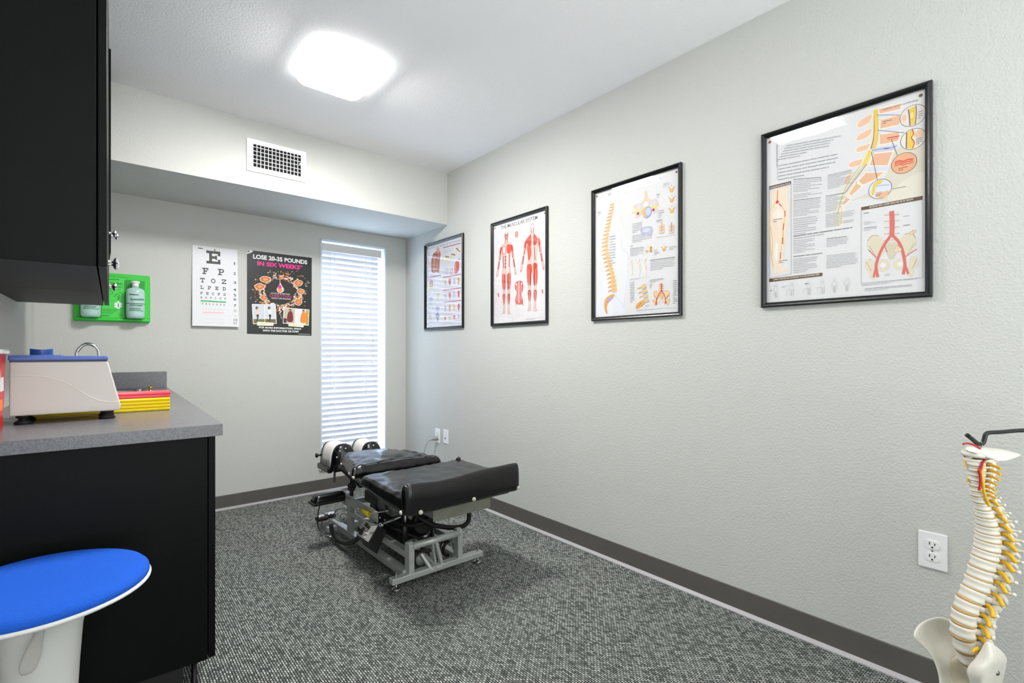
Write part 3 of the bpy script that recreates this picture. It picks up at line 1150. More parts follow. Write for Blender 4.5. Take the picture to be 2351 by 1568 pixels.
def draw_spine(b):
    P = Print('x', 1340, 360, 4.019)
    sheet(P, b, (227, 227, 229))
    P.text('P', (232, 362), (252, 356), 24, (120, 124, 130))
    P.text('S', (700, 216), (716, 211), 24, (150, 154, 160))
    P.poly([(195, 400), (320, 375), (400, 372), (412, 400), (395, 440), (345, 485), (333, 540), (345, 600), (368, 650), (352, 720), (350, 850), (400, 890), (410, 1000), (404, 1180), (372, 1390), (376, 1442), (128, 1462), (126, 1320), (172, 1190), (188, 1050), (158, 900), (146, 760), (178, 620), (208, 540), (210, 450)], (229, 231, 241), smooth=3)
    P.line([(372, 1390), (300, 1290), (280, 1290)], 3, (200, 204, 220), 4)
    P.line([(350, 740), (348, 850), (402, 890), (408, 1000), (372, 1390)], 4, (206, 208, 220), 4)
    P.line([(345, 485), (333, 540), (345, 600), (368, 650)], 3, (206, 208, 220), 4)
    for g in ([(300, 385), (302, 500)], [(200, 560), (150, 700), (150, 860)], [(295, 1060), (312, 1200)], [(170, 1300), (175, 1420)]):
        P.line(g, 3, (190, 222, 206), 3)
    path = smooth_path([(272, 428, 0), (265, 485, 0), (252, 545, 0), (238, 620, 0), (222, 700, 0), (212, 790, 0), (214, 880, 0), (228, 950, 0), (250, 1030, 0), (268, 1100, 0), (280, 1180, 0), (284, 1250, 0)], 8)
    N = 24
    acc = [0]
    for a, c in zip(path, path[1:]):
        acc.append(acc[-1] + (c - a).length)
    for i in range(N):
        t = (i + .5) / N
        tt = acc[-1] * t ** 1.12
        j = max(k for k in range(len(acc)) if acc[k] <= tt)
        j = min(j, len(path) - 2)
        p = path[j].lerp(path[j + 1], (tt - acc[j]) / (acc[j + 1] - acc[j]))
        w = 11 + 9 * t
        h = 10 + 8 * t
        x, y = p.x, p.y
        P.line([(x - w * .6, y - 2), (x - w * 1.5, y + h * .2)], h * .8, (226, 150, 62))
        P.poly([(x - w * 1.3, y - h * .3), (x - w * 2.6, y + h * .4), (x - w * 2.9, y + h * 1.1), (x - w * 2.2, y + h * .9), (x - w * 1.2, y + h * .5)], (238, 176, 96), smooth=2)
        P.line([(x - w * 1.3, y - h * .3), (x - w * 2.8, y + h * .7)], 3, (196, 120, 40))
        P.poly([(x - w, y - h), (x + w, y - h * 1.3), (x + w * .9, y + h * .7), (x - w * .9, y + h)], (242, 196, 128), smooth=2)
        P.line([(x - w * .7, y), (x + w * .7, y - h * .3)], 3, (222, 140, 60))
        P.line([(x - w, y + h * 1.25), (x + w, y + h * .95)], 5, (198, 196, 230))
        P.disc((x - w * 1.3, y + h * .2), 4, (150, 96, 30))
    P.poly([(262, 1268), (286, 1276), (262, 1310), (225, 1350), (214, 1400), (222, 1448), (208, 1442), (192, 1390), (196, 1320), (230, 1285)], (234, 172, 88), smooth=3)
    P.line([(255, 1290), (212, 1340), (204, 1400), (212, 1440)], 4, (180, 110, 30), 3)
    P.poly([(240, 1300), (262, 1288), (268, 1305), (238, 1335), (216, 1348), (224, 1322)], (182, 168, 216), smooth=3)
    # cross section of a vertebra
    B = (240, 208, 184)
    P.poly([(562, 318), (584, 318), (590, 372), (625, 398), (672, 396), (690, 420), (684, 450), (640, 452), (618, 425), (580, 408), (552, 420), (530, 452), (500, 480), (470, 480), (462, 452), (490, 436), (530, 425), (562, 385)], B, smooth=3)
    P.poly([(480, 490), (520, 490), (530, 520), (500, 560), (484, 568)], B, smooth=3)
    P.poly([(634, 470), (676, 470), (676, 500), (650, 520), (636, 500)], B, smooth=3)
    P.disc((512, 458), 30, (214, 216, 232), sx=.95, edge=(220, 190, 170))
    P.disc((655, 418), 30, (212, 214, 232), sx=.95, edge=(220, 190, 170))
    P.line([(448, 518), (500, 490), (540, 462)], 14, (236, 226, 140), 4)
    P.line([(690, 442), (650, 462), (610, 458)], 14, (236, 222, 120), 4)
    P.disc((578, 440), 28, (244, 244, 246), sx=1.1, edge=(190, 196, 214))
    P.disc((586, 512), 54, (168, 178, 226), sx=.92, edge=(130, 144, 206), ew=4)
    P.disc((596, 505), 36, (204, 210, 238), sx=.8)
    P.poly([(560, 468), (580, 470), (560, 512), (582, 552), (560, 556), (540, 530), (538, 500)], (242, 190, 110), smooth=3)
    P.disc((503, 524), 14, (120, 60, 140), edge=(206, 110, 90), ew=4)
    P.disc((645, 490), 14, (110, 50, 140), edge=(206, 110, 90), ew=4)
    for (x, y) in ((812, 305), (814, 398), (815, 498)):
        vert_small(P, x, y)
    P.poly([(525, 680), (540, 655), (600, 640), (632, 650), (636, 690), (615, 722), (600, 728), (590, 715), (560, 718), (550, 735), (535, 720)], (188, 192, 218), smooth=3, edge=None)
    P.poly([(548, 672), (590, 656), (612, 668), (600, 690), (556, 696)], (214, 216, 234), smooth=3)
    for cx in (722, 812):
        for k in range(3):
            P.poly([(cx - 24, 632 + k * 28), (cx + 24, 622 + k * 28), (cx + 22, 640 + k * 28), (cx - 22, 650 + k * 28)], (240, 206, 168), smooth=2)
            P.line([(cx - 22, 655 + k * 28), (cx + 22, 645 + k * 28)], 4, (186, 190, 222))
        P.line([(cx, 605), (cx, 690)], 5, (236, 150, 90) if cx < 800 else (120, 90, 150))
    for dx, dy, c in ((-12, -28, (230, 224, 200)), (14, -10, (196, 150, 50)), (14, 18, (196, 150, 50)), (-24, 22, (222, 180, 120)), (-6, 6, (236, 232, 220))):
        P.disc((608 + dx, 850 + dy), 13, c)
    vert_small(P, 742, 852, .85)
    for i, cx in enumerate((442, 512, 571)):
        P.poly([(cx - 10, 985), (cx + 10, 980), (cx + 8, 1020), (cx + 6, 1085), (cx - 6, 1086), (cx - 9, 1030)], (238, 232, 226), smooth=3)
        P.line([(cx + 4, 955 - i * 8), (cx - 6, 985), (cx + 4, 1010), (cx, 1040)], 5, (236, 200, 150), 4)
        P.disc((cx + 4, 952 - i * 8), 7, (238, 226, 214))
    for k in range(4):
        x, y = 532 + k * 8, 1195 + k * 40
        P.poly([(x, y), (x + 36, y - 26 + k * 6), (x + 46, y + 2 + k * 4), (x + 6, y + 26)], (232, 198, 140), edge=None, smooth=2)
        P.line([(x + 8, y + 30), (x + 48, y + 8 + k * 3)], 9, (176, 188, 222))
        P.line([(x - 2, y + 8), (x - 32, y + 22)], 10, (222, 190, 130))
    P.poly([(540, 1335), (568, 1342), (545, 1372), (510, 1392), (480, 1398), (492, 1362), (515, 1340)], (230, 170, 80), smooth=3)
    P.line([(535, 1345), (490, 1392)], 4, (170, 104, 30))
    pelvis(P, 718, 1290, 76, (240, 208, 160), (206, 150, 90), (222, 76, 44), .8)
    G = (190, 190, 196)
    for i, a in enumerate(((133, 515, 175, 505, 540, 3), (238, 740, 295, 728, 1010, 12), (450, 622, 540, 605, 700, 6), (672, 588, 770, 572, 606, 3), (450, 730, 630, 700, 790, 5), (430, 820, 480, 812, 832, 2), (430, 850, 560, 832, 915, 7), (650, 860, 700, 852, 905, 5), (790, 830, 860, 822, 860, 4), (615, 955, 840, 925, 1045, 7), (430, 1130, 620, 1100, 1137, 2), (430, 1160, 470, 1155, 1340, 13), (610, 1140, 740, 1120, 1160, 3), (610, 1175, 640, 1170, 1210, 4), (825, 1145, 860, 1140, 1350, 12), (490, 1415, 860, 1390, 1420, 2), (735, 250, 790, 236, 280, 4), (470, 470, 450, 474, 560, 1), (675, 350, 720, 340, 380, 3), (690, 500, 740, 490, 560, 4), (520, 600, 560, 592, 604, 2), (675, 745, 860, 715, 750, 2), (570, 1370, 610, 1366, 1385, 3))):
        P.lines((a[0], a[1]), (a[2], a[3]), (a[0], a[4]), (a[2], a[3] + a[4] - a[1]), a[5], G, 30 + i, .3, head=i % 3 == 0)
    return P


def draw_back_pain(b):
    P = Print('x', 1730, 170, 2.851)
    sheet(P, b, (228, 228, 230))
    OR, CRM, LAV = (236, 186, 152), (250, 238, 220), (220, 224, 240)
    P.poly([(1118, 440), (1118, 792), (900, 838), (740, 810), (640, 830), (780, 760), (870, 660), (925, 500), (1000, 470)], (224, 217, 202), smooth=3)
    P.poly([(1118, 640), (1118, 792), (920, 830), (880, 800), (980, 700)], (232, 226, 212), smooth=3)
    for pts in ([(640, 320), (760, 260), (770, 460), (700, 500), (640, 440)], [(600, 560), (700, 500), (760, 520), (640, 690), (560, 720)], [(540, 740), (600, 660), (560, 900), (545, 960), (525, 880)]):
        P.poly(pts, (226, 227, 229), smooth=3)
    P.line([(785, 240), (782, 350), (775, 450), (745, 530), (720, 600), (650, 690), (590, 780), (560, 880), (552, 990)], 46, (232, 228, 206), 5)
    for pts in ([(818, 228), (968, 190), (966, 232), (822, 262)], [(828, 300), (962, 262), (960, 332), (826, 362)], [(826, 395), (960, 372), (950, 440), (820, 465)], [(785, 520), (915, 505), (880, 600), (755, 600)], [(735, 645), (860, 640), (800, 690), (715, 728), (682, 702)], [(672, 708), (712, 735), (640, 800), (620, 785)], [(603, 805), (640, 815), (592, 862), (580, 852)], [(568, 866), (588, 872), (582, 990), (566, 995)]):
        P.poly(pts, OR if pts[0][0] > 570 else (242, 216, 196), edge=CRM, ew=7)
    for pts in ([(822, 268), (966, 235), (966, 258), (824, 296)], [(826, 368), (965, 338), (965, 365), (828, 390)], [(752, 608), (882, 605), (862, 636), (742, 634)]):
        P.poly(pts, LAV)
    P.poly([(770, 490), (945, 462), (920, 498), (775, 515)], (202, 203, 230))
    P.line([(775, 500), (850, 488), (900, 484), (940, 470)], 3, (110, 110, 160), 3)
    P.line([(855, 488), (885, 485)], 6, (50, 50, 80))
    for pts in ([(775, 262), (771, 300), (735, 335), (688, 352), (678, 340), (692, 308), (735, 278)], [(775, 355), (769, 392), (735, 420), (688, 438), (670, 430), (690, 395), (735, 370)], [(765, 452), (752, 488), (735, 500), (688, 512), (668, 498), (692, 473), (735, 462)], [(715, 558), (702, 594), (670, 606), (636, 612), (620, 600), (640, 574), (690, 560)], [(652, 648), (640, 672), (606, 722), (592, 704), (618, 660)]):
        P.poly(pts, (240, 196, 166), smooth=3)
        P.line([(p[0], p[1]) for p in Print.round(pts, 3)] + [pts[0]], 5, CRM)
    P.line([(790, 238), (790, 330), (786, 420), (768, 490)], 5, (120, 90, 160), 4)
    P.line([(812, 238), (815, 330), (812, 420), (800, 470)], 5, (170, 186, 150), 4)
    P.line([(800, 236), (803, 330), (800, 420), (785, 486)], 20, (240, 204, 66), 4)
    P.line([(765, 505), (748, 545), (722, 598)], 22, (240, 208, 80), 4)
    P.line([(722, 598), (660, 680), (610, 770)], 8, (206, 212, 160), 4)
    P.line([(740, 590), (680, 670), (600, 775)], 5, (150, 120, 190), 4)
    P.line([(700, 600), (628, 700), (580, 800), (550, 920)], 4, (190, 180, 140), 4)
    P.line([(875, 420), (900, 415), (930, 410), (955, 405)], 7, (206, 80, 50), 3)
    P.line([(880, 430), (915, 425), (950, 418)], 3, (206, 90, 60), 3)
    # round call-outs
    for a, c in (((805, 268), (970, 268)), ((815, 368), (985, 384)), ((903, 430), (942, 532)), ((772, 512), (812, 700))):
        P.line([a, c], 3, (70, 70, 66))
    E = (70, 66, 60)
    P.disc((1043, 272), 70, (232, 224, 216), edge=E, ew=3)
    P.poly([(1015, 232), (1060, 206), (1062, 300), (1052, 330), (1020, 340), (1018, 280)], (236, 204, 70), smooth=0)
    P.line([(1014, 232), (1020, 280), (1024, 338)], 6, (100, 70, 150), 3)
    P.line([(1064, 205), (1066, 270), (1058, 332)], 5, (100, 80, 150), 3)
    P.disc((1038, 270), 26, (244, 222, 110), sx=.45, edge=(180, 150, 40))
    P.disc((985, 288), 22, (240, 196, 170), sx=.6)
    P.lines((1078, 250), (1108, 240), (1078, 290), (1108, 282), 4, (120, 110, 110), 50)
    P.disc((1045, 425), 68, (236, 230, 218), edge=E, ew=3)
    P.poly([(1005, 385), (1040, 362), (1046, 395), (1035, 420), (1052, 445), (1040, 488), (1002, 488)], (238, 206, 66))
    P.line([(1040, 362), (1048, 392), (1034, 418), (1052, 446), (1042, 486)], 6, (214, 80, 50), 4)
    P.line([(1002, 385), (1000, 486)], 6, (100, 70, 150))
    P.disc((1085, 392), 26, (240, 200, 168))
    P.lines((1064, 428), (1110, 414), (1064, 460), (1108, 448), 4, (90, 96, 140), 51, .4)
    P.disc((985, 583), 68, (238, 178, 138), edge=E, ew=3)
    for dy, w in ((-10, 9), (2, 6), (14, 5)):
        P.line([(925, 590 + dy), (955, 578 + dy), (980, 582 + dy), (1010, 570 + dy), (1044, 566 + dy)], w, (222, 70, 48), 4)
    P.lines((950, 620), (1010, 605), (950, 632), (1010, 617), 2, (110, 70, 50), 52)
    P.disc((828, 752), 64, (226, 228, 240), edge=E, ew=3)
    P.poly([(770, 775), (785, 722), (820, 696), (850, 692), (836, 716), (800, 730), (795, 770), (782, 800)], (238, 206, 70))
    P.poly([(795, 790), (850, 772), (888, 762), (878, 790), (850, 808), (815, 808)], (240, 186, 148), smooth=3)
    P.line([(800, 735), (830, 730), (890, 724)], 4, (150, 156, 206), 3)
    P.lines((800, 780), (865, 765), (800, 800), (860, 787), 3, (150, 80, 60), 53)
    P.lines((912, 752), (1085, 720), (912, 755), (1085, 723), 1, (120, 116, 108), 54)
    P.lines((846, 312), (905, 300), (846, 324), (890, 314), 2, (120, 86, 70), 55)
    P.text('SAGITTAL VIEW OF LOWER SPINE', (846, 240), (1075, 176), 11, (140, 130, 130))
    # titles
    P.text('LOWER BACK', (165, 448), (440, 372), 36, (176, 184, 188))  # both title lines paled to paint in the lamp glare over them
    P.text('PAIN', (454, 372), (578, 342), 38, (150, 160, 166))
    P.text('understanding', (146, 610), (146, 440), 16, (120, 124, 128))
    P.line([(156, 690), (152, 470)], 2, (170, 172, 176))
    BR = (98, 68, 46)
    P.poly([(103, 735), (246, 700), (246, 722), (103, 758)], BR)
    P.text('PAIN RADIATING DOWN THE LEG', (108, 753), (240, 720), 11, (240, 236, 230), .01)
    P.poly([(103, 1340), (452, 1300), (452, 1322), (103, 1362)], BR)
    P.text('CORRECT POSTURE AND TECHNIQUES TO AVOID LOW BACK PAIN', (128, 1354), (430, 1319), 12, (240, 236, 230), .01)
    P.poly([(705, 872), (1108, 797), (1108, 822), (705, 893)], BR)
    P.text('ANTERIOR VIEW, LOWER SPINE AND PELVIC REGION', (758, 879), (1045, 826), 12, (240, 236, 230), .01)
    GB = (150, 150, 154)
    P.line([(103, 758), (104, 1335), (246, 1308), (246, 722)], 2, GB)
    P.line([(705, 893), (706, 1370), (1108, 1332), (1108, 822)], 2, GB)
    # leg figure
    SK = (244, 226, 208)
    P.poly([(115, 772), (225, 742), (222, 800), (236, 870), (232, 940), (212, 1060), (202, 1150), (190, 1240), (186, 1268), (220, 1274), (214, 1286), (160, 1306), (125, 1304), (132, 1270), (118, 1200), (106, 1100), (103, 1000), (103, 900), (118, 840)], SK, smooth=3)
    P.poly([(150, 1100), (160, 1130), (152, 1230), (138, 1160)], (242, 242, 244), smooth=2)
    P.disc((160, 920), 34, (248, 236, 222))
    for pts in ([(158, 765), (156, 840), (190, 870), (206, 920), (196, 1000), (176, 1180), (172, 1240)], [(152, 840), (112, 890), (108, 980), (124, 1080), (120, 1220)], [(205, 930), (196, 1040), (198, 1120)], [(108, 980), (112, 1120), (128, 1260)]):
        P.line(pts, 4, (236, 190, 110), 5)
    P.line([(158, 762), (156, 835)], 8, (232, 170, 90))
    P.disc((156, 838), 10, (222, 66, 44))
    for a, c in (((168, 848), (184, 866)), ((206, 896), (206, 934)), ((198, 978), (193, 1020)), ((192, 1070), (190, 1112)), ((178, 1168), (176, 1210))):
        P.line([a, c], 5, (186, 60, 40))
    P.lines((130, 955), (190, 945), (130, 968), (170, 962), 2, (120, 110, 100), 60)
    P.lines((165, 1225), (228, 1216), (165, 1236), (225, 1228), 2, (130, 110, 100), 61)
    pelvis(P, 905, 1165, 165, (226, 217, 194), (190, 176, 146), (222, 108, 104), 1.0)
    for i, (x, y) in enumerate(((1050, 1030), (1035, 1040), (945, 1140), (955, 1150), (935, 1155))):
        P.disc((x, y), 12, (236, 206, 170) if i < 2 else (236, 222, 190), edge=(206, 170, 130))
    G = (172, 172, 178)
    # the two introductory paragraphs in larger type
    P.lines((215, 470), (570, 405), (162, 560), (450, 512), 6, (168, 170, 176), 70, .30)
    P.lines((162, 602), (572, 520), (162, 692), (500, 632), 5, (160, 162, 168), 71, .24)
    for i, a in enumerate(((262, 690, 448, 676, 770, 8), (262, 792, 448, 768, 812, 3), (262, 828, 440, 808, 930, 11), (262, 950, 420, 930, 1048, 8), (262, 1062, 660, 1002, 1078, 2), (262, 1092, 400, 1076, 1170, 8), (262, 1195, 640, 1150, 1199, 1), (262, 1212, 420, 1196, 1300, 9), (486, 664, 656, 626, 690, 4), (486, 700, 640, 668, 752, 6), (474, 800, 600, 778, 900, 10), (474, 920, 660, 892, 1000, 9), (478, 1078, 620, 1062, 1130, 6), (478, 1190, 680, 1166, 1270, 9), (722, 912, 790, 905, 918, 1), (722, 970, 800, 960, 985, 3), (722, 1008, 810, 998, 1026, 3), (980, 932, 1068, 920, 935, 1), (980, 992, 1070, 980, 995, 1), (706, 1378, 1100, 1336, 1386, 2), (730, 1405, 1045, 1378, 1420, 3), (860, 1310, 915, 1306, 1318, 2), (110, 1418, 130, 1416, 1420, 1), (185, 1392, 232, 1386, 1398, 2), (335, 1374, 388, 1368, 1376, 1))):
        P.lines((a[0], a[1]), (a[2], a[3]), (a[0], a[4]), (a[2], a[3] + a[4] - a[1]), a[5], G, 80 + i, .30, head=i % 2 == 0)
    # faint exercise sketches along the bottom
    L = (206, 206, 210)
    for i, cx in enumerate((145, 250, 362, 452, 530, 612)):
        cy = 1420 - i * 8
        P.disc((cx, cy - 42), 9, (226, 226, 230), edge=L)
        P.line([(cx - 10, cy - 30), (cx - 12, cy), (cx - 8, cy + 40), (cx - 2, cy + 40), (cx, cy + 4), (cx + 3, cy + 40), (cx + 9, cy + 40), (cx + 12, cy), (cx + 10, cy - 30), (cx - 10, cy - 30)], 2, L)
        if i in (1, 2, 3):
            P.line([(cx - 34, cy + 40), (cx - 34, cy + 2), (cx + 14, cy - 2), (cx + 14, cy + 38)], 2, L)
        if i > 3:
            P.line([(cx - 20, cy - 22), (cx - 20, cy + 2), (cx + 20, cy), (cx + 20, cy - 24)], 2, L)
    return P


framed(3.520, 2.972, 1.253, 1.944, 'framed shoulder anatomy poster, the farthest of the four by the window corner', draw_shoulder)
framed(2.640, 2.098, 1.250, 1.943, 'framed muscular system poster with two red figures, second from the corner', draw_muscular)
framed(1.757, 1.224, 1.246, 1.946, 'framed spine anatomy poster with an orange vertebral column, third from the corner', draw_spine)
framed(.872, .342, 1.258, 1.950, 'framed back pain poster nearest the camera, above the spine model', draw_back_pain)

# ================================================================== BACK WALL PRINTS
# eye chart: a sheet pinned at the top, its foot standing off the wall
ECZ0, ECZ1 = 1.252, 1.787


def ec_bend(q):
    t = (ECZ1 - q[1]) / (ECZ1 - ECZ0)
    return .002 + .022 * t ** 1.3


ec = thing('eye_chart', 'white eye test chart with black letters pinned beside the weight loss poster', 'eye chart', (.62, YB, ECZ0))
P = Print('y', 430, 550, 7.469, bend=ec_bend)
K = 12
x0, x1 = .488, .752
top = lambda s: ECZ1 - .001 * s
for i in range(K):
    for j in range(24):
        a0, a1 = i / K, (i + 1) / K
        b0, b1 = j / 24, (j + 1) / 24
        f = lambda a, b: (x0 - .003 * (1 - b) + (x1 + .008 * (1 - b) - x0 + .003 * (1 - b)) * a, ECZ0 + (ECZ1 - ECZ0) * b)
        P.layer = 0
        P.poly_w([f(a0, b0), f(a1, b0), f(a1, b1), f(a0, b1)], (224, 225, 230))
P.layer = 50
INK = (44, 46, 46)
P.slab('E', (326, 408), (566, 430), 222, INK)


def row(s, x, y, x2, y2, h, c=INK, fill=None):
    n = len(s)
    w = h * .98
    for i, ch in enumerate(s):
        t = i / (n - 1)
        px = x + (x2 - w - x) * t
        py = y + (y2 - y) * (px - x) / (x2 - x)
        P.slab(ch, (px, py), (px + w, py + (y2 - y) * w / (x2 - x)), h, c)


row('FP', 255, 592, 628, 618, 108)
row('TOZ', 218, 736, 664, 768, 78)
row('LPED', 218, 848, 656, 878, 58)
row('PECFD', 218, 940, 656, 970, 44)
row('EDFCZP', 218, 1012, 660, 1034, 33, (86, 88, 90))
row('FELOPZD', 238, 1118, 640, 1140, 31, (120, 122, 124))
row('DEFPOTEC', 258, 1205, 628, 1224, 22, (190, 191, 194))
row('LEFODPCT', 252, 1304, 634, 1312, 18, (206, 207, 210))
row('FDPLTCEO', 288, 1368, 612, 1382, 17, (190, 191, 194))
row('PEZOLCFTD', 300, 1432, 612, 1440, 15, (180, 181, 184))
P.poly([(222, 1040), (656, 1066), (656, 1088), (222, 1064)], (46, 172, 92))
P.poly([(256, 1238), (620, 1250), (618, 1268), (256, 1260)], (244, 186, 186))
P.poly([(184, 138), (264, 148), (264, 164), (184, 154)], (52, 58, 62))
for s, y, c in (('1', 436, INK), ('2', 608, INK), ('3', 764, INK), ('4', 886, INK), ('5', 976, INK), ('6', 1048, INK), ('7', 1158, INK), ('8', 1244, (170, 172, 172)), ('9', 1336, (214, 208, 196)), ('10', 1402, (90, 92, 92)), ('11', 1458, (70, 72, 72))):
    w = 20 if s == '1' else 48
    if len(s) == 2:
        w = 60 if s == '10' else 44
    P.text(s, (785 if s != '1' else 798, y), (785 + w if s != '1' else 816, y + 2), 44 if y > 950 else 48, c, .01)
for y in (335, 573, 733, 856, 950, 1020, 1130, 1216, 1310, 1378, 1436):
    P.line([(696, y), (720, y + 1)], 6, (206, 207, 210))
    P.line([(152, y - 52 * (y < 1300)), (160, y - 51 * (y < 1300))], 10, (216, 217, 220))
P.build('printed_sheet', ec, .5)
pp = bmesh.new()
lathe(pp, [(0, .010), (.0045, .009), (.0045, .006), (.002, .004), (.001, -.002), (0, -.002)], 12, axis_m((.6165, YB - .006, 1.768), (0, -1, .1)))
tag(link('push_pin', pp, BRASS), 'small brass push pin holding the top of the eye chart', 'push pin')

# weight loss poster
lp = thing('poster', 'black weight loss poster with pink and white headline between the eye chart and the window', 'poster', (1.03, YB, 1.205))
P = Print('y', 550, 560, 7.128)
BLK = (40, 42, 42)
P.poly([(122, 165), (220, 108), (1182, 228), (1178, 1502), (122, 1470)], BLK)
P.poly([(122, 165), (128, 128), (150, 98), (178, 112), (205, 104), (222, 126), (170, 150)], (236, 232, 232))
P.poly([(128, 140), (150, 100), (165, 130)], (60, 60, 60))
P.text('LOSE 20-35 POUNDS', (222, 240), (1108, 336), 74, (246, 246, 246), .035)
P.text('IN SIX WEEKS*', (290, 352), (1036, 425), 76, (238, 44, 148), .035)
rnd = random.Random(11)
cx, cy = 660, 785
for i in range(150):
    a = rnd.uniform(0, 2 * PI)
    rr = rnd.uniform(245, 360) if i < 100 else rnd.uniform(330, 500)
    x, y = cx + math.cos(a) * rr * 1.02, cy + math.sin(a) * rr * .86
    if y > 1030 and abs(x - 660) > 60:
        continue
    if y < 430 or x < 135 or x > 1165:
        continue
    L = rnd.uniform(20, 75) if i < 100 else rnd.uniform(10, 40)
    w = rnd.uniform(8, 24) if i < 100 else rnd.uniform(4, 9)
    b = a + rnd.uniform(-1.2, 1.2)
    c = rnd.choice(((226, 140, 88), (206, 112, 58), (238, 186, 150), (248, 226, 208), (250, 238, 228), (176, 92, 46)))
    p0, p1 = (x - math.cos(b) * L / 2, y - math.sin(b) * L / 2), (x + math.cos(b) * L / 2, y + math.sin(b) * L / 2)
    m = ((p0[0] + p1[0]) / 2 + rnd.uniform(-12, 12), (p0[1] + p1[1]) / 2 + rnd.uniform(-12, 12))
    P.line([p0, m, p1], w, c, 3)
for i in range(110):
    a = rnd.uniform(0, 2 * PI)
    rr = rnd.uniform(250, 350)
    x, y = cx + math.cos(a) * rr, cy + math.sin(a) * rr * .82
    if y > 1010:
        continue
    b = a + rnd.uniform(.9, 2.2)
    P.line([(x, y), (x + math.cos(b) * 22, y + math.sin(b) * 16), (x + math.cos(b) * 46 + rnd.uniform(-9, 9), y + math.sin(b) * 40)], rnd.uniform(4, 8), rnd.choice(((252, 240, 230), (246, 214, 190), (255, 250, 245))), 3)
for x, y, s1, s2 in ((420, 580, 90, 50), (330, 700, 85, 50), (960, 640, 70, 50), (1000, 780, 60, 45), (400, 880, 60, 45), (960, 950, 60, 55)):
    P.poly([(x - s1, y - 10), (x - s1 * .3, y - s2), (x + s1 * .8, y - s2 * .6), (x + s1, y + 5), (x + s1 * .3, y + s2), (x - s1 * .6, y + s2 * .7)], (206, 118, 60), smooth=3, edge=(250, 226, 206), ew=8)
    P.poly([(x - s1 * .4, y), (x, y - s2 * .5), (x + s1 * .5, y), (x, y + s2 * .5)], (232, 156, 96), smooth=3)
for i in range(70):
    a = rnd.uniform(0, 2 * PI)
    rr = rnd.uniform(370, 520)
    x, y = cx + math.cos(a) * rr, cy + math.sin(a) * rr * .8
    if 135 < x < 1165 and 430 < y < 970:
        P.disc((x, y), rnd.uniform(4, 9), rnd.choice(((244, 206, 180), (250, 240, 232), (200, 120, 80))), n=10)
for i in range(14):
    P.disc((680 + rnd.uniform(-40, 40) * (1 - i / 20), 1040 + i * 15), rnd.uniform(8, 22) * (1 - i / 18), rnd.choice(((240, 206, 186), (226, 150, 110), (250, 240, 234))), n=10)
P.disc((658, 788), 205, BLK, sx=1.08)
P.line([(660, 590), (662, 640)], 7, (240, 214, 196))
drop = lambda k, dx, dy: [(666 + dx, 636 + dy), (666 + 30 * k + dx, 690 + dy), (666 + 62 * k + dx, 735 + dy), (666 + 50 * k + dx, 780 + dy), (666 + dx, 798 + dy), (666 - 50 * k + dx, 780 + dy), (666 - 62 * k + dx, 735 + dy), (666 - 30 * k + dx, 690 + dy)]
P.poly(drop(1, 0, 0), (226, 110, 96), smooth=4)
P.poly(drop(.86, 0, 2), (250, 226, 220), smooth=4)
P.poly([(660, 665), (690, 710), (680, 735), (640, 740), (628, 720)], (200, 50, 160), smooth=3)
P.poly([(622, 735), (690, 732), (712, 750), (690, 785), (640, 785)], (244, 150, 90), smooth=3)
P.poly([(690, 690), (712, 730), (708, 760), (696, 750), (690, 710)], (252, 250, 250), smooth=3)
P.text('CHIROTHIN', (486, 866), (848, 890), 46, (190, 60, 118), .01)
P.text('DOCTOR SUPERVISED', (515, 815), (826, 836), 20, (226, 226, 226), .01)
P.text('WEIGHT LOSS PROGRAM', (518, 896), (832, 915), 20, (230, 230, 230), .01)
# before and after snapshots
P.poly([(200, 983), (590, 990), (606, 1306), (218, 1312)], (244, 244, 244))
P.poly([(212, 993), (402, 996), (408, 1300), (228, 1302)], (206, 211, 220))
P.poly([(412, 997), (582, 1000), (594, 1296), (416, 1299)], (212, 216, 224))
P.poly([(226, 1230), (406, 1232), (408, 1300), (228, 1302)], (122, 112, 70))
P.poly([(415, 1230), (590, 1232), (594, 1296), (416, 1299)], (112, 100, 62))
for x, big, c in ((290, 1, (222, 206, 190)), (492, 0, (226, 230, 240))):
    P.disc((x - 6, 1050), 24, (60, 44, 38), sx=.9)
    P.disc((x + 4, 1056), 13, (206, 160, 136))
    P.poly([(x - 22, 1080), (x + 18, 1078), (x + 28 + 10 * big, 1120), (x + 20, 1160), (x - 16, 1165), (x - 24 - 8 * big, 1120)], c, smooth=3)
    P.poly([(x - 16, 1160), (x + 22, 1158), (x + 16, 1210), (x + 4, 1262), (x - 14, 1262), (x - 4, 1210)], (40, 42, 50), smooth=3)
P.poly([(722, 1038), (1142, 1075), (1130, 1338), (706, 1300)], (244, 244, 244))
P.poly([(732, 1050), (905, 1064), (898, 1306), (716, 1290)], (196, 186, 160))
P.poly([(905, 1064), (1132, 1084), (1122, 1326), (898, 1306)], (232, 230, 236))
P.poly([(1084, 1080), (1132, 1084), (1122, 1326), (1078, 1322)], (200, 160, 60))
P.poly([(716, 1215), (770, 1220), (765, 1296), (716, 1290)], (70, 56, 50))
for x, y, c in ((822, 1080, (122, 44, 54)), (1040, 1095, (236, 140, 60))):
    P.disc((x + 4, y), 20, (58, 44, 40))
    P.disc((x - 2, y + 8), 14, (206, 150, 120))
    P.poly([(x - 18, y + 28), (x + 32, y + 26), (x + 50, y + 90), (x + 46, y + 190), (x - 40, y + 190), (x - 44, y + 110)], c, smooth=3)
P.poly([(290, 1272), (557, 1290), (553, 1340), (285, 1335)], (240, 240, 214))
P.lines((310, 1296), (530, 1304), (310, 1314), (530, 1322), 2, (190, 190, 160), 90)
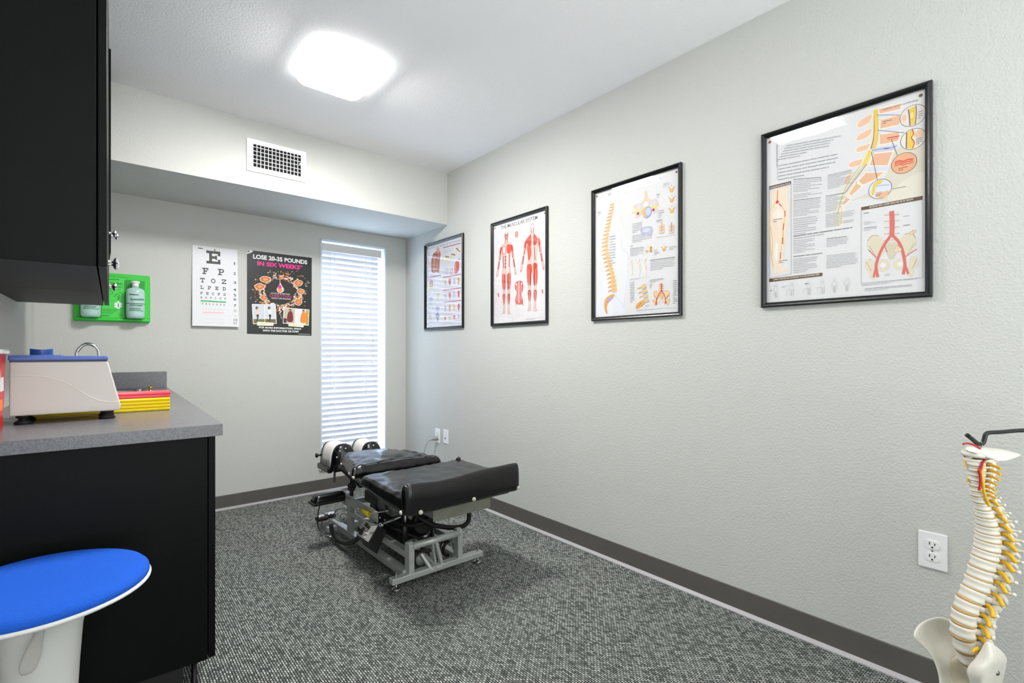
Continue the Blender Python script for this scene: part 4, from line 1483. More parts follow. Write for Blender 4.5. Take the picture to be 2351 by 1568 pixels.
P.poly([(800, 1292), (1050, 1318), (1045, 1366), (798, 1345)], (240, 240, 214))
P.lines((820, 1312), (1030, 1334), (820, 1330), (1030, 1352), 2, (190, 190, 160), 91)
P.text('FOR MORE INFORMATION, SPEAK', (316, 1384), (1012, 1410), 34, (246, 246, 246), .03)
P.text('WITH THE DOCTOR OR STAFF', (376, 1434), (968, 1452), 34, (246, 246, 246), .03)
P.line([(960, 1474), (1150, 1480)], 7, (200, 200, 200))
P.build('print', lp, .28)

# ------------------------------------------------------------------ eyewash station
GX0, GX1, GZ0, GZ1 = -.100, .262, 1.262, 1.556
ew = thing('eyewash_station', 'bright green eyewash wall station board with pictograms beside the eye chart', 'eyewash station', (.08, YB, GZ0))
bm = bmesh.new()
box(bm, GX0, GX1, YB - .020, YB - .001, GZ0, GZ1)
link('backboard', bm, GREENP, ew, bevel=.008, seg=3)
for x0, x1 in ((GX0 + .028, GX0 + .128), (GX1 - .128, GX1 - .028)):
    bm = bmesh.new()
    box(bm, x0, x1, YB - .0225, YB - .0195, GZ0 + .018, GZ1 - .035)
    link('bottle_niche', bm, GREEND, ew, bevel=.001)
bm = bmesh.new()
for z0, z1 in ((GZ0 + .018, GZ0 + .028),):
    box(bm, GX0 + .010, GX1 - .008, YB - .040, YB - .018, GZ0 + .004, GZ0 + .020)
link('lower_shelf', bm, GREENP, ew, bevel=.005)
for x in (GX0 + .012, GX1 - .012):
    for z in (GZ0 + .03, GZ1 - .012):
        bm = bmesh.new()
        lathe(bm, [(0, .003), (.003, .0025), (.0045, 0)], 10, axis_m((x, YB - .020, z), (0, -1, 0)))
        link('screw', bm, CHROME, ew)
P = Print('y', 160, 480, 5.225, off=.0206)
DG = (18, 70, 26)
P.poly([(345, 800), (690, 828), (690, 1295), (345, 1290)], (62, 214, 74))
P.line([(345, 800), (682, 828), (690, 842), (690, 1290)], 4, DG)
P.text('Eyesaline', (395, 858), (596, 864), 34, DG, .01)
P.text('Wall Station', (376, 898), (630, 906), 28, DG, .02)
P.line([(350, 906), (688, 915)], 3, DG)
for i, y in enumerate((928, 940, 962)):
    P.line([(470, y), (632 - 12 * i, y + 5)], 4, DG)
P.disc((482, 1002), 22, (62, 214, 74), sx=1.3, edge=DG, ew=4)
P.line([(540, 1050), (560, 1020), (590, 1030), (600, 1060), (580, 1080), (600, 1090)], 5, DG, 3)
P.line([(590, 1010), (610, 1000), (628, 1015)], 4, DG, 3)
P.line([(560, 1040), (590, 1060), (570, 1082)], 4, DG)
for k in range(3):
    a = R(90 + 60 * k)
    dx, dy = math.cos(a) * 44, math.sin(a) * 40
    P.line([(582 - dx, 1152 - dy), (582 + dx, 1152 + dy)], 26, (244, 250, 246))
P.line([(582, 1128), (582, 1180)], 5, DG)
P.line([(574, 1140), (590, 1150), (576, 1160), (588, 1170)], 3, DG, 3)
for i, y in enumerate((1198, 1212, 1226, 1240, 1254)):
    P.line([(376, y), (590 - 20 * i, y + 4)], 4, DG)
P.line([(376, 1276), (472, 1280)], 8, DG)
P.lines((585, 1256), (648, 1260), (585, 1286), (648, 1290), 4, DG, 95)
P.build('printed_instructions', ew, .45)
FLUID = mat('eyewash_bottle_plastic', (172, 206, 200), .25, var=.03, spec=.5)


def eye_bottle(cx, label):
    t = thing('eyewash_bottle', label, 'bottle', (cx, YB - .048, GZ0 + .02), group='eyewash bottles')
    M = Matrix.Translation((cx, YB - .062, 0))
    bm = bmesh.new()
    z = GZ0 + .022
    lathe(bm, [(0, z), (.036, z), (.0440, z + .007), (.046, z + .02), (.046, z + .160), (.043, z + .176), (.030, z + .184), (.018, z + .187), (.016, z + .198), (0, z + .198)], 28, M, 1, .78)
    link('body', bm, FLUID, t)
    bm = bmesh.new()
    lathe(bm, [(0, z + .193), (.017, z + .193), (.017, z + .212), (.015, z + .214), (.0225, z + .216), (.0225, z + .226), (.012, z + .229), (0, z + .229)], 20, M)
    link('cap', bm, WHITEP, t)
    bm = bmesh.new()
    lathe(bm, [(.0462, z + .088), (.0475, z + .0895), (.0462, z + .091)], 28, M, 1, .80)
    link('strap', bm, BLACKR, t)
    # label printed round the front of the bottle
    bm = bmesh.new()

    def wrap(u, zz, off=.0004):
        a = u / .046
        return (cx + math.sin(a) * (.046 + off), YB - .062 - math.cos(a) * (.046 + off) * .78, zz)

    def strip(u0, u1, z0, z1, mi=0):
        n = max(1, int(abs(u1 - u0) / .004))
        for i in range(n):
            a, b2 = u0 + (u1 - u0) * i / n, u0 + (u1 - u0) * (i + 1) / n
            f = bm.faces.new([bm.verts.new(wrap(*q)) for q in ((a, z0), (b2, z0), (b2, z1), (a, z1))])
            f.material_index = mi
    strip(-.034, .014, z + .140, z + .145)
    for i, zz in enumerate((.080, .074, .060, .054)):
        strip(-.034, .040 - .006 * i, z + zz, z + zz + .0028)
    strip(-.036, .044, z + .045, z + .049, 1)
    link('label_print', bm, [mat('bottle_ink', (30, 44, 44), .5), mat('bottle_green', (30, 130, 60), .5)], t)
    bm = bmesh.new()
    vs, fs = text_mesh('Eyesaline', .015)
    bv = [bm.verts.new(wrap(-.026 + v.x * .072, z + .103 + v.y * .018 + v.x * .004, .0007)) for v in vs]
    for f in fs:
        try:
            bm.faces.new([bv[i] for i in f])
        except ValueError:
            pass
    link('brand_lettering', bm, mat('bottle_ink', (30, 44, 44), .5), t)
    return t


b0 = eye_bottle(GX1 - .076, 'eyewash bottle in the right niche of the green station, fully in view')
copy_thing(b0, (GX0 + .078 - (GX1 - .076), 0, 0), 'eyewash bottle in the left niche of the green station, half hidden by the wall cabinet')

# ================================================================== LEFT WALL: CABINETS AND WORKTOP
CT = .855
LM = LEFT_M


def LP(x, y, z):
    return LM @ Vector((x, y, z))


def knob(parent, x, y, z, M=LM, s=1.0):
    bm = bmesh.new()
    A = M @ axis_m((x, y, z), (1, 0, 0))
    lathe(bm, [(0, -.001), (.0075 * s, 0), (.006 * s, .003), (.0035 * s, .007), (.0035 * s, .013), (.007 * s, .015)], 16, A)
    n = 8
    lathe(bm, [(.007 * s, .014), (.0125 * s, .0165), (.0145 * s, .021), (.0125 * s, .026), (.006 * s, .0285), (0, .029)], n, A, smooth=False)
    for k in range(n):
        a = 2 * PI * k / n
        v = bmesh.ops.create_icosphere(bm, subdivisions=1, radius=.0032 * s, matrix=A @ Matrix.Translation((math.cos(a) * .0135 * s, math.sin(a) * .0135 * s, .022)))
    return link('knob', bm, CHROME, parent)


# wall cabinets (two units side by side), doors facing the room
def wall_unit(y0, y1, label, doors):
    ym = (y0 + y1) / 2
    t = thing('wall_cabinet', label, 'cabinet', (0, ym, 1.312), M=LM, group='espresso wall cabinets')
    z0, z1 = 1.312, 2.435
    bm = bmesh.new()
    box(bm, 0, .308, y0 + .001, y1 - .001, z0, z1)
    link('carcass', bm, ESPRESSO, t, M=LM, bevel=.0012)
    for (a, b2, za, zb, kz, side, ajar) in doors:
        bm = bmesh.new()
        box(bm, .0, .0185, a + .0015, b2 - .0015, za + .0015, zb - .0015)
        hinge = a if side > 0 else b2
        D = Matrix.Translation((.3115, 0, 0))
        if ajar:
            D = Matrix.Translation((.3115, hinge, 0)) @ Matrix.Rotation(ajar, 4, 'Z') @ Matrix.Translation((0, -hinge, 0))
        o = link('door', bm, ESPRESSO, t, M=LM @ D, bevel=.0012)
        ky = (b2 - .032) if side > 0 else (a + .032)
        knob(o, .0185, ky, kz, LM @ D)
    return t


yn, y1_, y2_, y3_, yf = -2.124, -1.754, -1.384, -1.014, -.652
wall_unit(yn, y2_, 'black-brown wall cabinet nearest the camera at the upper left', [(yn, y1_, 1.312, 2.435, 1.374, 1, 0), (y1_, y2_, 1.312, 2.435, 1.374, -1, 0)])
wall_unit(y2_, yf, 'black-brown wall cabinet behind the first one, ending at the soffit', [(y2_, y3_, 1.312, 1.520, 1.372, 1, 0), (y3_, yf, 1.312, 1.520, 1.372, -1, 0), (y2_, y3_, 1.522, 2.435, 1.605, 1, 0), (y3_, yf, 1.522, 2.435, 1.605, -1, R(1.2))])

# base cabinet
bc = thing('base_cabinet', 'black-brown base cabinet carrying the grey worktop on the left', 'cabinet', (.3, -1.02, 0), M=LM)
BY0 = -2.036
bm = bmesh.new()
box(bm, 0.001, .575, BY0, BY0 + .018, .112, .818)
box(bm, 0.001, .575, -.020, -.002, .112, .818)
box(bm, 0.001, .575, BY0 + .018, -.020, .112, .130)
box(bm, 0.001, .012, BY0 + .018, -.020, .130, .818)
box(bm, .555, .575, BY0 + .018, -.020, .790, .818)
for k in (1, 2, 3):
    y = BY0 + k * .508
    box(bm, .012, .555, y - .009, y + .009, .130, .818 if k < 3 else .690)
link('carcass', bm, ESPRESSO, bc, M=LM)
bm = bmesh.new()
box(bm, 0.001, .512, BY0 + .012, -.002, .001, .111)
link('toe_kick', bm, mat('toe_kick_black', (20, 20, 20), .6), bc, M=LM)
for i in range(4):
    a = BY0 + .002 + i * .508
    bm = bmesh.new()
    box(bm, .578, .597, a, a + .505, .114, .816)
    d = link('door', bm, ESPRESSO, bc, M=LM, bevel=.0012)
    knob(d, .597, a + (.47 if i % 2 == 0 else .035), .75)
for y in (BY0 + .05,):
    bm = bmesh.new()
    lathe(bm, [(0, 0.001), (.018, .001), (.02, .006), (.008, .012), (.008, .11), (0, .11)], 14, LM @ Matrix.Translation((.545, y, 0)))
    link('levelling_foot', bm, BLACKP, bc)

# worktop with the sink cut into it
SX0, SX1, SY0, SY1 = .235, .485, -.42, -.12
wt = thing('worktop', 'grey laminate worktop with upstand, running to the back wall on the left', 'worktop', (.3, -1.03, CT - .033), M=LM)
bm = bmesh.new()
WY0 = -2.066
for x0, x1, y0, y1 in ((0.001, .613, WY0, SY0), (.001, SX0, SY0, SY1), (SX1, .613, SY0, SY1), (.001, .613, SY1, -.002)):
    box(bm, x0, x1, y0, y1, CT - .036, CT)
bmesh.ops.remove_doubles(bm, verts=bm.verts[:], dist=1e-5)
link('worktop_slab', bm, LAMINATE, wt, M=LM)
bm = bmesh.new()
box(bm, .002, .613, -.022, -.003, CT, CT + .100)
link('upstand', bm, LAMINATE, wt, M=LM, bevel=.001)
sk = thing('sink', 'small stainless steel sink set into the grey worktop near the back wall', 'sink', (.3, -.34, CT), M=LM)
bm = bmesh.new()
r0 = [(SX0 - .016, SY0 - .016), (SX1 + .016, SY0 - .016), (SX1 + .016, SY1 + .016), (SX0 - .016, SY1 + .016)]


def rrect(x0, x1, y0, y1, r, z, n=5):
    out = []
    for qx, qy, a0 in ((x1 - r, y1 - r, 0), (x0 + r, y1 - r, 90), (x0 + r, y0 + r, 180), (x1 - r, y0 + r, 270)):
        for k in range(n):
            a = R(a0 + 90 * k / (n - 1))
            out.append((qx + r * math.cos(a), qy + r * math.sin(a), z))
    return out


loops = [rrect(SX0 - .018, SX1 + .018, SY0 - .018, SY1 + .018, .03, CT + .0005), rrect(SX0 - .014, SX1 + .014, SY0 - .014, SY1 + .014, .03, CT + .005),
         rrect(SX0 + .002, SX1 - .002, SY0 + .002, SY1 - .002, .04, CT + .003), rrect(SX0 + .008, SX1 - .008, SY0 + .008, SY1 - .008, .04, CT - .02),
         rrect(SX0 + .02, SX1 - .02, SY0 + .02, SY1 - .02, .05, CT - .15), rrect(SX0 + .1, SX1 - .1, SY0 + .1, SY1 - .1, .05, CT - .16)]
rg = [[bm.verts.new(p) for p in L] for L in loops]
for a, b2 in zip(rg, rg[1:]):
    for k in range(len(a)):
        bm.faces.new((a[k], a[(k + 1) % len(a)], b2[(k + 1) % len(a)], b2[k]))
bm.faces.new(rg[-1])
link('basin', bm, STEEL, sk, M=LM, smooth=True)
# faucet on the rear deck, its spout arching over the basin
fx = .245
fc = thing('faucet', 'chrome gooseneck faucet arching behind the cream machine', 'faucet', (fx, -.07, CT), M=LM)
bm = bmesh.new()
lathe(bm, [(0, CT + .0005), (.026, CT + .0005), (.026, CT + .008), (.013, CT + .014), (.013, CT + .03), (0, CT + .03)], 20, LM @ Matrix.Translation((.195, -.36, 0)))
link('base', bm, CHROME, fc)
bm = bmesh.new()
tube(bm, [LP(.195, -.36, CT + .02), LP(.195, -.36, CT + .20), LP(.200, -.36, CT + .232), LP(.222, -.36, CT + .262), LP(.245, -.36, CT + .268), LP(.268, -.36, CT + .258), LP(.284, -.36, CT + .232), LP(.286, -.36, CT + .19)], .0085, 14, 6)
link('spout', bm, CHROME, fc)
fc.location = LP(.195, -.36, CT)
_PW[fc.name] = Matrix.Translation(fc.location) @ Matrix.Rotation(LEFT_A, 4, 'Z')
for ch in fc.children:
    ch.matrix_parent_inverse = _PW[fc.name].inverted()
fb = bmesh.new()
A = LM @ Matrix.Translation((.455, -.52, CT))
lathe(fb, [(0, .0008), (.024, .001), (.026, .006), (.012, .011), (.008, .017), (.014, .021), (.006, .025), (0, .025)], 18, A)
tag(link('sink_strainer', fb, CHROME), 'small chrome sink strainer lying by the near rim of the sink', 'strainer')
fb = bmesh.new()
A = LM @ Matrix.Translation((.505, -.50, CT))
lathe(fb, [(0, .0008), (.014, .001), (.014, .010), (.007, .014), (.007, .024), (.011, .027), (.009, .034), (0, .036)], 14, A)
tag(link('brass_cap', fb, BRASS), 'tiny brass cap standing right of the chrome sink strainer', 'cap')

# ------------------------------------------------------------------ ribbed foam bars under and beside the machine
def ribbed(name, x0, x1, y0, y1, z0, n, r, m, label, horizontal_face=True):
    t = thing(name, label, 'ribbed bar', ((x0 + x1) / 2, (y0 + y1) / 2, z0))
    bm = bmesh.new()
    prof = []
    for i in range(n):
        for k in range(7):
            a = R(-90 + 180 * k / 6)
            prof.append((y0 - math.cos(a) * r * .55, z0 + (2 * i + 1) * r + math.sin(a) * r))
    prof += [(y1, z0 + 2 * n * r), (y1, z0)]
    a = [bm.verts.new((x0, p[0], p[1])) for p in prof]
    b2 = [bm.verts.new((x1, p[0], p[1])) for p in prof]
    for i in range(len(prof)):
        j = (i + 1) % len(prof)
        f = bm.faces.new((a[i], b2[i], b2[j], a[j]))
        f.smooth = i < 7 * n - 1
    bm.faces.new(a)
    bm.faces.new(b2)
    link('ribbed_body', bm, m, t)
    return t


ribbed('ribbed_bar', -.20, .222, 2.345, 2.42, CT + .0005, 4, .0062, YELLOW, 'yellow ribbed plastic bar lying on the worktop behind the cream machine')
ribbed('ribbed_bar', -.20, .224, 2.348, 2.42, CT + .0510, 2, .0055, PINK, 'pink ribbed plastic bar stacked on top of the yellow one')

# ------------------------------------------------------------------ cream bench machine with blue lid
mc = thing('bench_machine', 'cream benchtop machine with a blue lid and black rubber feet on the worktop', 'machine', (-.08, 2.24, CT))
bm = bmesh.new()
my0, my1 = 2.165, 2.325
sec = [(-.205, CT + .027), (.060, CT + .027), (.0655, CT + .033), (.066, CT + .045), (.033, CT + .190), (.028, CT + .196), (-.205, CT + .196)]
a = [bm.verts.new((x, my0 + (z - CT) * .05, z)) for x, z in sec]
b2 = [bm.verts.new((x, my1, z)) for x, z in sec]
for i in range(len(sec)):
    j = (i + 1) % len(sec)
    bm.faces.new((a[i], a[j], b2[j], b2[i]))
bm.faces.new(a)
bm.faces.new(b2)
link('casing', bm, CREAM, mc, bevel=.006, seg=3)
bm = bmesh.new()
pts = [(-.205, .153), (-.16, .152), (-.12, .146), (-.085, .132), (-.055, .112), (-.03, .090), (-.005, .071), (.02, .060), (.045, .057), (.062, .058)]
tube(bm, [(x, my0 + z * .05 - .0002, CT + z) for x, z in pts], .0012, 6, 4)
link('decor_line', bm, CREAML, mc)
bx('seal', -.205, .030, my0 + .012, my1 - .002, CT + .194, CT + .2005, BLACKP, mc)
bm = bmesh.new()
box(bm, -.208, .033, my0 + .003, my1 + .002, CT + .199, CT + .213)
link('lid', bm, BLUEL, mc, bevel=.005, seg=3)
bm = bmesh.new()
box(bm, -.208, -.085, my0 + .006, my1, CT + .211, CT + .2165)
link('lid_panel', bm, BLUEL, mc, bevel=.002)
for x in (.030, -.175):
    for y in (my0 + .025, my1 - .025):
        bm = bmesh.new()
        lathe(bm, [(0, .0005), (.021, .0005), (.023, .004), (.017, .010), (.011, .014), (.011, .018), (.018, .020), (.018, .028), (0, .028)], 20, Matrix.Translation((x, y, CT)))
        link('rubber_foot', bm, BLACKR, mc)
cl = thing('blue_clip', 'dark blue curved plastic holder standing on the machine lid', 'holder', (-.14, 2.26, CT + .216))
bm = bmesh.new()
n = 12
for i in range(n):
    a0, a1 = R(200 + 140 * i / n), R(200 + 140 * (i + 1) / n)
    box_pts = []
    for aa in (a0, a1):
        for rr in (.030, .026):
            box_pts.append((-.138 + math.cos(aa) * rr, 2.275 + math.sin(aa) * rr * .7))
    p, q, r_, s_ = box_pts
    prism(bm, [p, r_, s_, q], CT + .217, CT + .238 - .003 * math.sin(PI * i / n))
link('curved_wall', bm, mat('dark_blue_plastic', (24, 78, 150), .3), cl)

# ------------------------------------------------------------------ sharps container
RED = bpy.data.materials.new('red_translucent_plastic')
RED.use_nodes = True
nt = RED.node_tree
p = nt.nodes['Principled BSDF']
p.inputs['Base Color'].default_value = lin((232, 60, 66))
p.inputs['Roughness'].default_value = .3
tr = nt.nodes.new('ShaderNodeBsdfTransparent')
tr.inputs[0].default_value = lin((255, 120, 120))
mx = nt.nodes.new('ShaderNodeMixShader')
mx.inputs[0].default_value = .32
nt.links.new(p.outputs[0], mx.inputs[1])
nt.links.new(tr.outputs[0], mx.inputs[2])
nt.links.new(mx.outputs[0], nt.nodes['Material Output'].inputs[0])
sh = thing('sharps_container', 'red translucent sharps container with white lid at the left edge of the worktop', 'sharps container', (-.25, 2.03, CT))
sx0, sx1, sy0, sy1 = -.290, -.203, 1.985, 2.10
bm = bmesh.new()
lo = rrect(sx0 + .006, sx1 - .007, sy0 + .004, sy1 - .004, .014, CT + .001)
hi = rrect(sx0, sx1, sy0, sy1, .016, CT + .225)
A = [bm.verts.new(q) for q in lo]
B = [bm.verts.new(q) for q in hi]
for k in range(len(A)):
    bm.faces.new((A[k], A[(k + 1) % len(A)], B[(k + 1) % len(A)], B[k]))
bm.faces.new(A)
bm.faces.new(B)
link('tub', bm, RED, sh, smooth=False)
bm = bmesh.new()
lo = rrect(sx0 - .004, sx1 + .006, sy0 - .004, sy1 + .004, .018, 0)
prism(bm, [(q[0], q[1]) for q in lo], CT + .222, CT + .236)
box(bm, sx1 - .01, sx1 + .014, sy0 + .02, sy0 + .05, CT + .222, CT + .231)
link('lid', bm, WHITEP, sh, bevel=.003)
bx('label', sx1 - .0035, sx1 - .0022, sy0 + .012, sy0 + .070, CT + .115, CT + .20, WHITEP, sh)
bx('hazard_label', sx1 - .0055, sx1 - .0042, sy0 + .012, sy0 + .070, CT + .060, CT + .112, mat('orange_label', (240, 120, 50), .5), sh)

# ================================================================== STOOL
stx, sty = -.096, 1.560
st = thing('stool', 'round stool with a blue mesh seat pad on a white tapered column', 'stool', (stx, sty, 0))
SM = Matrix.Translation((stx, sty, 0))
bm = bmesh.new()
Rr = .205
lathe(bm, [(0, .516), (.12, .516), (Rr - .02, .520), (Rr - .001, .5295), (Rr, .533), (Rr - .004, .537), (Rr - .01, .538), (0, .538)], 64, SM)
link('seat_pan', bm, STOOLW, st)
bm = bmesh.new()
lathe(bm, [(Rr - .005, .537), (Rr - .0035, .541), (Rr - .005, .549), (Rr - .012, .5565), (Rr - .025, .5615), (.14, .564), (.07, .5655), (0, .566)], 64, SM)
link('seat_pad', bm, BLUEF, st)
bm = bmesh.new()
lathe(bm, [(0, .517), (.090, .517), (.084, .500), (.0735, .44), (.068, .36), (.064, .28), (.061, .20), (.062, .12), (.075, .06), (.12, .03), (.165, .018), (.17, .006), (.165, .001), (0, .001)], 48, SM)
link('column', bm, STOOLW, st)
lvm = mat('lever_clear_plastic', (214, 212, 208), .25, trans=.35)
bm = bmesh.new()
lx, ly = stx + .012, sty - .098
fr = [(.0, .515, .010), (-.004, .497, .008), (-.010, .475, .009), (-.017, .452, .0145), (-.022, .432, .0165), (-.025, .416, .0155), (-.027, .404, .009)]
prev = None
for dx, z, w in fr:
    yy = ly - (.515 - z) * .10
    rg = []
    for k in range(12):
        a = 2 * PI * k / 12
        rg.append(bm.verts.new((lx + dx + math.cos(a) * w, yy + math.sin(a) * .0045, z)))
    if prev:
        for k in range(12):
            bm.faces.new((prev[k], prev[(k + 1) % 12], rg[(k + 1) % 12], rg[k]))
    else:
        bm.faces.new(rg)
    prev = rg
bm.faces.new(prev)
link('height_lever', bm, lvm, st, smooth=True, subsurf=1)
bx('lever_slot', stx - .014, stx + .034, sty - .0905, sty - .083, .497, .515, DARKM, st)

# ================================================================== TREATMENT TABLE
tt = thing('treatment_table', 'black padded chiropractic table on a silver steel base in the middle of the carpet', 'treatment table', (1.265, 2.5, 0))


def cushion(name, cs, r, parent, m=LEATHER, n=26, wr=.0015, seed=0, crown=0.0, side=None):
    """cs: four (x, y, z_top, z_bottom) corners, in order round the pad"""
    bm = bmesh.new()
    def samp(k):
        s = -1 + 2 * k / n
        return math.copysign(1 - (1 - abs(s)) ** 1.7, s)
    L = max((Vector(cs[0][:2]) - Vector(cs[1][:2])).length, .01)
    W = max((Vector(cs[1][:2]) - Vector(cs[2][:2])).length, .01)
    top = []
    for j in range(n + 1):
        rowv = []
        for i in range(n + 1):
            s, t = samp(i), samp(j)
            a, b = (s + 1) / 2, (t + 1) / 2
            w = ((1 - a) * (1 - b), a * (1 - b), a * b, (1 - a) * b)
            x, y, zt, zb = [sum(w[k] * cs[k][q] for k in range(4)) for q in range(4)]
            ds, dt = (1 - abs(s)) * L / 2, (1 - abs(t)) * W / 2
            z = zt
            for dd in (ds, dt):
                if dd < r:
                    z -= r * (1 - math.sqrt(max(0, 1 - ((r - dd) / r) ** 2)))
            # vertical corners pulled in
            if ds < r and dt < r:
                k = min(1, (math.hypot(r - ds, r - dt) / r - 1)) if math.hypot(r - ds, r - dt) > r else 0
                z -= r * .4 * k
            z += crown * (1 - s * s) * (1 - t * t)
            v = Vector((x * 14 + seed, y * 14, seed))
            z += wr * 2 * noise.noise(v) + wr * noise.noise(v * 2.7) * (2 if min(ds, dt) < .07 else .6)
            rowv.append(bm.verts.new((x, y, max(z, zb + .004))))
        top.append(rowv)
    ring = [top[0][i] for i in range(n + 1)] + [top[j][n] for j in range(1, n + 1)] + [top[n][i] for i in range(n - 1, -1, -1)] + [top[j][0] for j in range(n - 1, 0, -1)]
    for j in range(n):
        for i in range(n):
            bm.faces.new((top[j][i], top[j][i + 1], top[j + 1][i + 1], top[j + 1][i]))
    cx = sum(c[0] for c in cs) / 4
    cy = sum(c[1] for c in cs) / 4
    prev = ring
    for f, inset in ((.35, -.004), (.7, -.003), (1.0, .004)):
        cur = []
        for v in ring:
            # bottom height by nearest bilinear position
            best = None
            den = 0
            zb = 0
            for c in cs:
                w = 1 / (.0004 + (v.co.x - c[0]) ** 2 + (v.co.y - c[1]) ** 2)
                zb += w * c[3]
                den += w
            zb /= den
            d = Vector((cx - v.co.x, cy - v.co.y, 0))
            d.normalize()
            cur.append(bm.verts.new((v.co.x + d.x * inset, v.co.y + d.y * inset, v.co.z + (zb - v.co.z) * f)))
        for k in range(len(ring)):
            bm.faces.new((prev[k], prev[(k + 1) % len(ring)], cur[(k + 1) % len(ring)], cur[k]))
        prev = cur
    bm.faces.new(prev)
    return link(name, bm, m, parent, smooth=True)


STITCH = mat('seam_thread', (120, 122, 120), .5)


def seam(parent, pts, r=.0011):
    bm = bmesh.new()
    tube(bm, pts, r, 6, 3)
    return link('stitching', bm, STITCH, parent)


# leg section with its raised foot roll
lg = cushion('leg_pad', [(.958, 1.835, .486, .408), (1.575, 1.835, .482, .402), (1.545, 2.285, .492, .452), (.955, 2.25, .498, .448)], .024, tt, n=34, wr=.0022, seed=3)
bm = bmesh.new()
n, rows = 46, []
for i in range(n + 1):
    s = i / n
    x = .956 + .628 * s
    e = min(s, 1 - s) * .628
    k = 1 - .028 * (1 - math.sqrt(max(0, 1 - (max(0, .024 - e) / .024) ** 2))) / .028 if e < .024 else 1
    zt = .537 + .004 * s - .010 * math.sin(PI * min(1, s * 1.5)) ** 2 * (s < .66)
    zt = zt + .002 * noise.noise(Vector((x * 12, 0, 3)))
    z0 = .406
    y0, y1 = 1.806, 1.866
    rw = []
    for yy, zz in ((y1, z0), (y0 + .006, z0), (y0, z0 + .02), (y0 - .002, z0 + .05), (y0, zt - .035), (y0 + .008, zt - .012), (y0 + .020, zt - .001), (y0 + .034, zt), (y0 + .048, zt - .010), (y1, zt - .03), (y1 + .012, zt - .052)):
        cyy, czz = y0 + .03, (zt + z0) / 2
        wv = .0022 * noise.noise(Vector((x * 9 + zz * 14, yy * 10, 7)))
        rw.append(bm.verts.new((x, cyy + (yy - cyy) * (k if e < .024 else 1) + wv, czz + (zz - czz) * (.93 + .07 * k) + wv * .5)))
    rows.append(rw)
for a, b2 in zip(rows, rows[1:]):
    for k in range(len(a)):
        bm.faces.new((a[k], a[(k + 1) % len(a)], b2[(k + 1) % len(b2)], b2[k]))
bm.faces.new(rows[0])
bm.faces.new(rows[-1])
ft = link('foot_roll', bm, LEATHER, tt, smooth=True, subsurf=1)
for dx in (.020, .026):
    seam(ft, [(.956 + dx, 1.8025, .50), (.956 + dx, 1.8045, .525), (.956 + dx, 1.815, .5375), (.956 + dx, 1.835, .5405), (.956 + dx, 1.852, .528)])
for dy in (.000, .006):
    seam(lg, [(.985, 1.88 + dy, .4835), (.984, 2.0 + dy, .4875), (.982, 2.12 + dy, .491), (.982, 2.235, .494)] if dy == 0 else [(.990, 1.88, .485), (.989, 2.0, .4885), (.987, 2.12, .492), (.987, 2.235, .495)])
bm = bmesh.new()
for x, z in ((1.562, .424), (1.298, .421), (1.028, .418)):
    lathe(bm, [(0, .007), (.005, .0065), (.0085, .004), (.0095, 0), (.0095, -.004), (0, -.004)], 16, axis_m((x, 1.806, z), (0, -1, 0)))
lathe(bm, [(0, .007), (.005, .0065), (.0085, .004), (.0095, 0), (0, 0)], 16, axis_m((.9535, 1.835, .425), (-1, 0, 0)))
link('upholstery_button', bm, mat('cream_button', (206, 200, 186), .35), lg)
bm = bmesh.new()
lathe(bm, [(0, .02), (.010, .018), (.012, 0), (0, 0)], 14, axis_m((1.515, 2.262, .488), (.6, .2, .35)))
link('release_button', bm, BLACKP, lg)

# chest section, narrowing towards the head
ch = cushion('chest_pad', [(.952, 2.335, .520, .462), (1.452, 2.325, .512, .455), (1.330, 2.72, .508, .455), (1.040, 2.72, .520, .455)], .026, tt, n=34, wr=.0036, seed=8, crown=.018)
seam(ch, [(.985, 2.352, .516), (1.2, 2.345, .520), (1.42, 2.345, .510)])
seam(ch, [(.985, 2.36, .518), (1.02, 2.53, .531), (1.056, 2.70, .520)])
bm = bmesh.new()
for p_, d_ in (((.966, 2.40, .475), (-1, 0, 0)), ((.958, 2.335, .470), (-.7, -.7, 0)), ((1.01, 2.62, .478), (-1, .1, 0))):
    lathe(bm, [(0, .006), (.007, .005), (.008, 0), (0, 0)], 14, axis_m(p_, d_))
link('upholstery_button', bm, mat('cream_button', (206, 200, 186), .35), ch)

# two head cushions with strips of paper over them


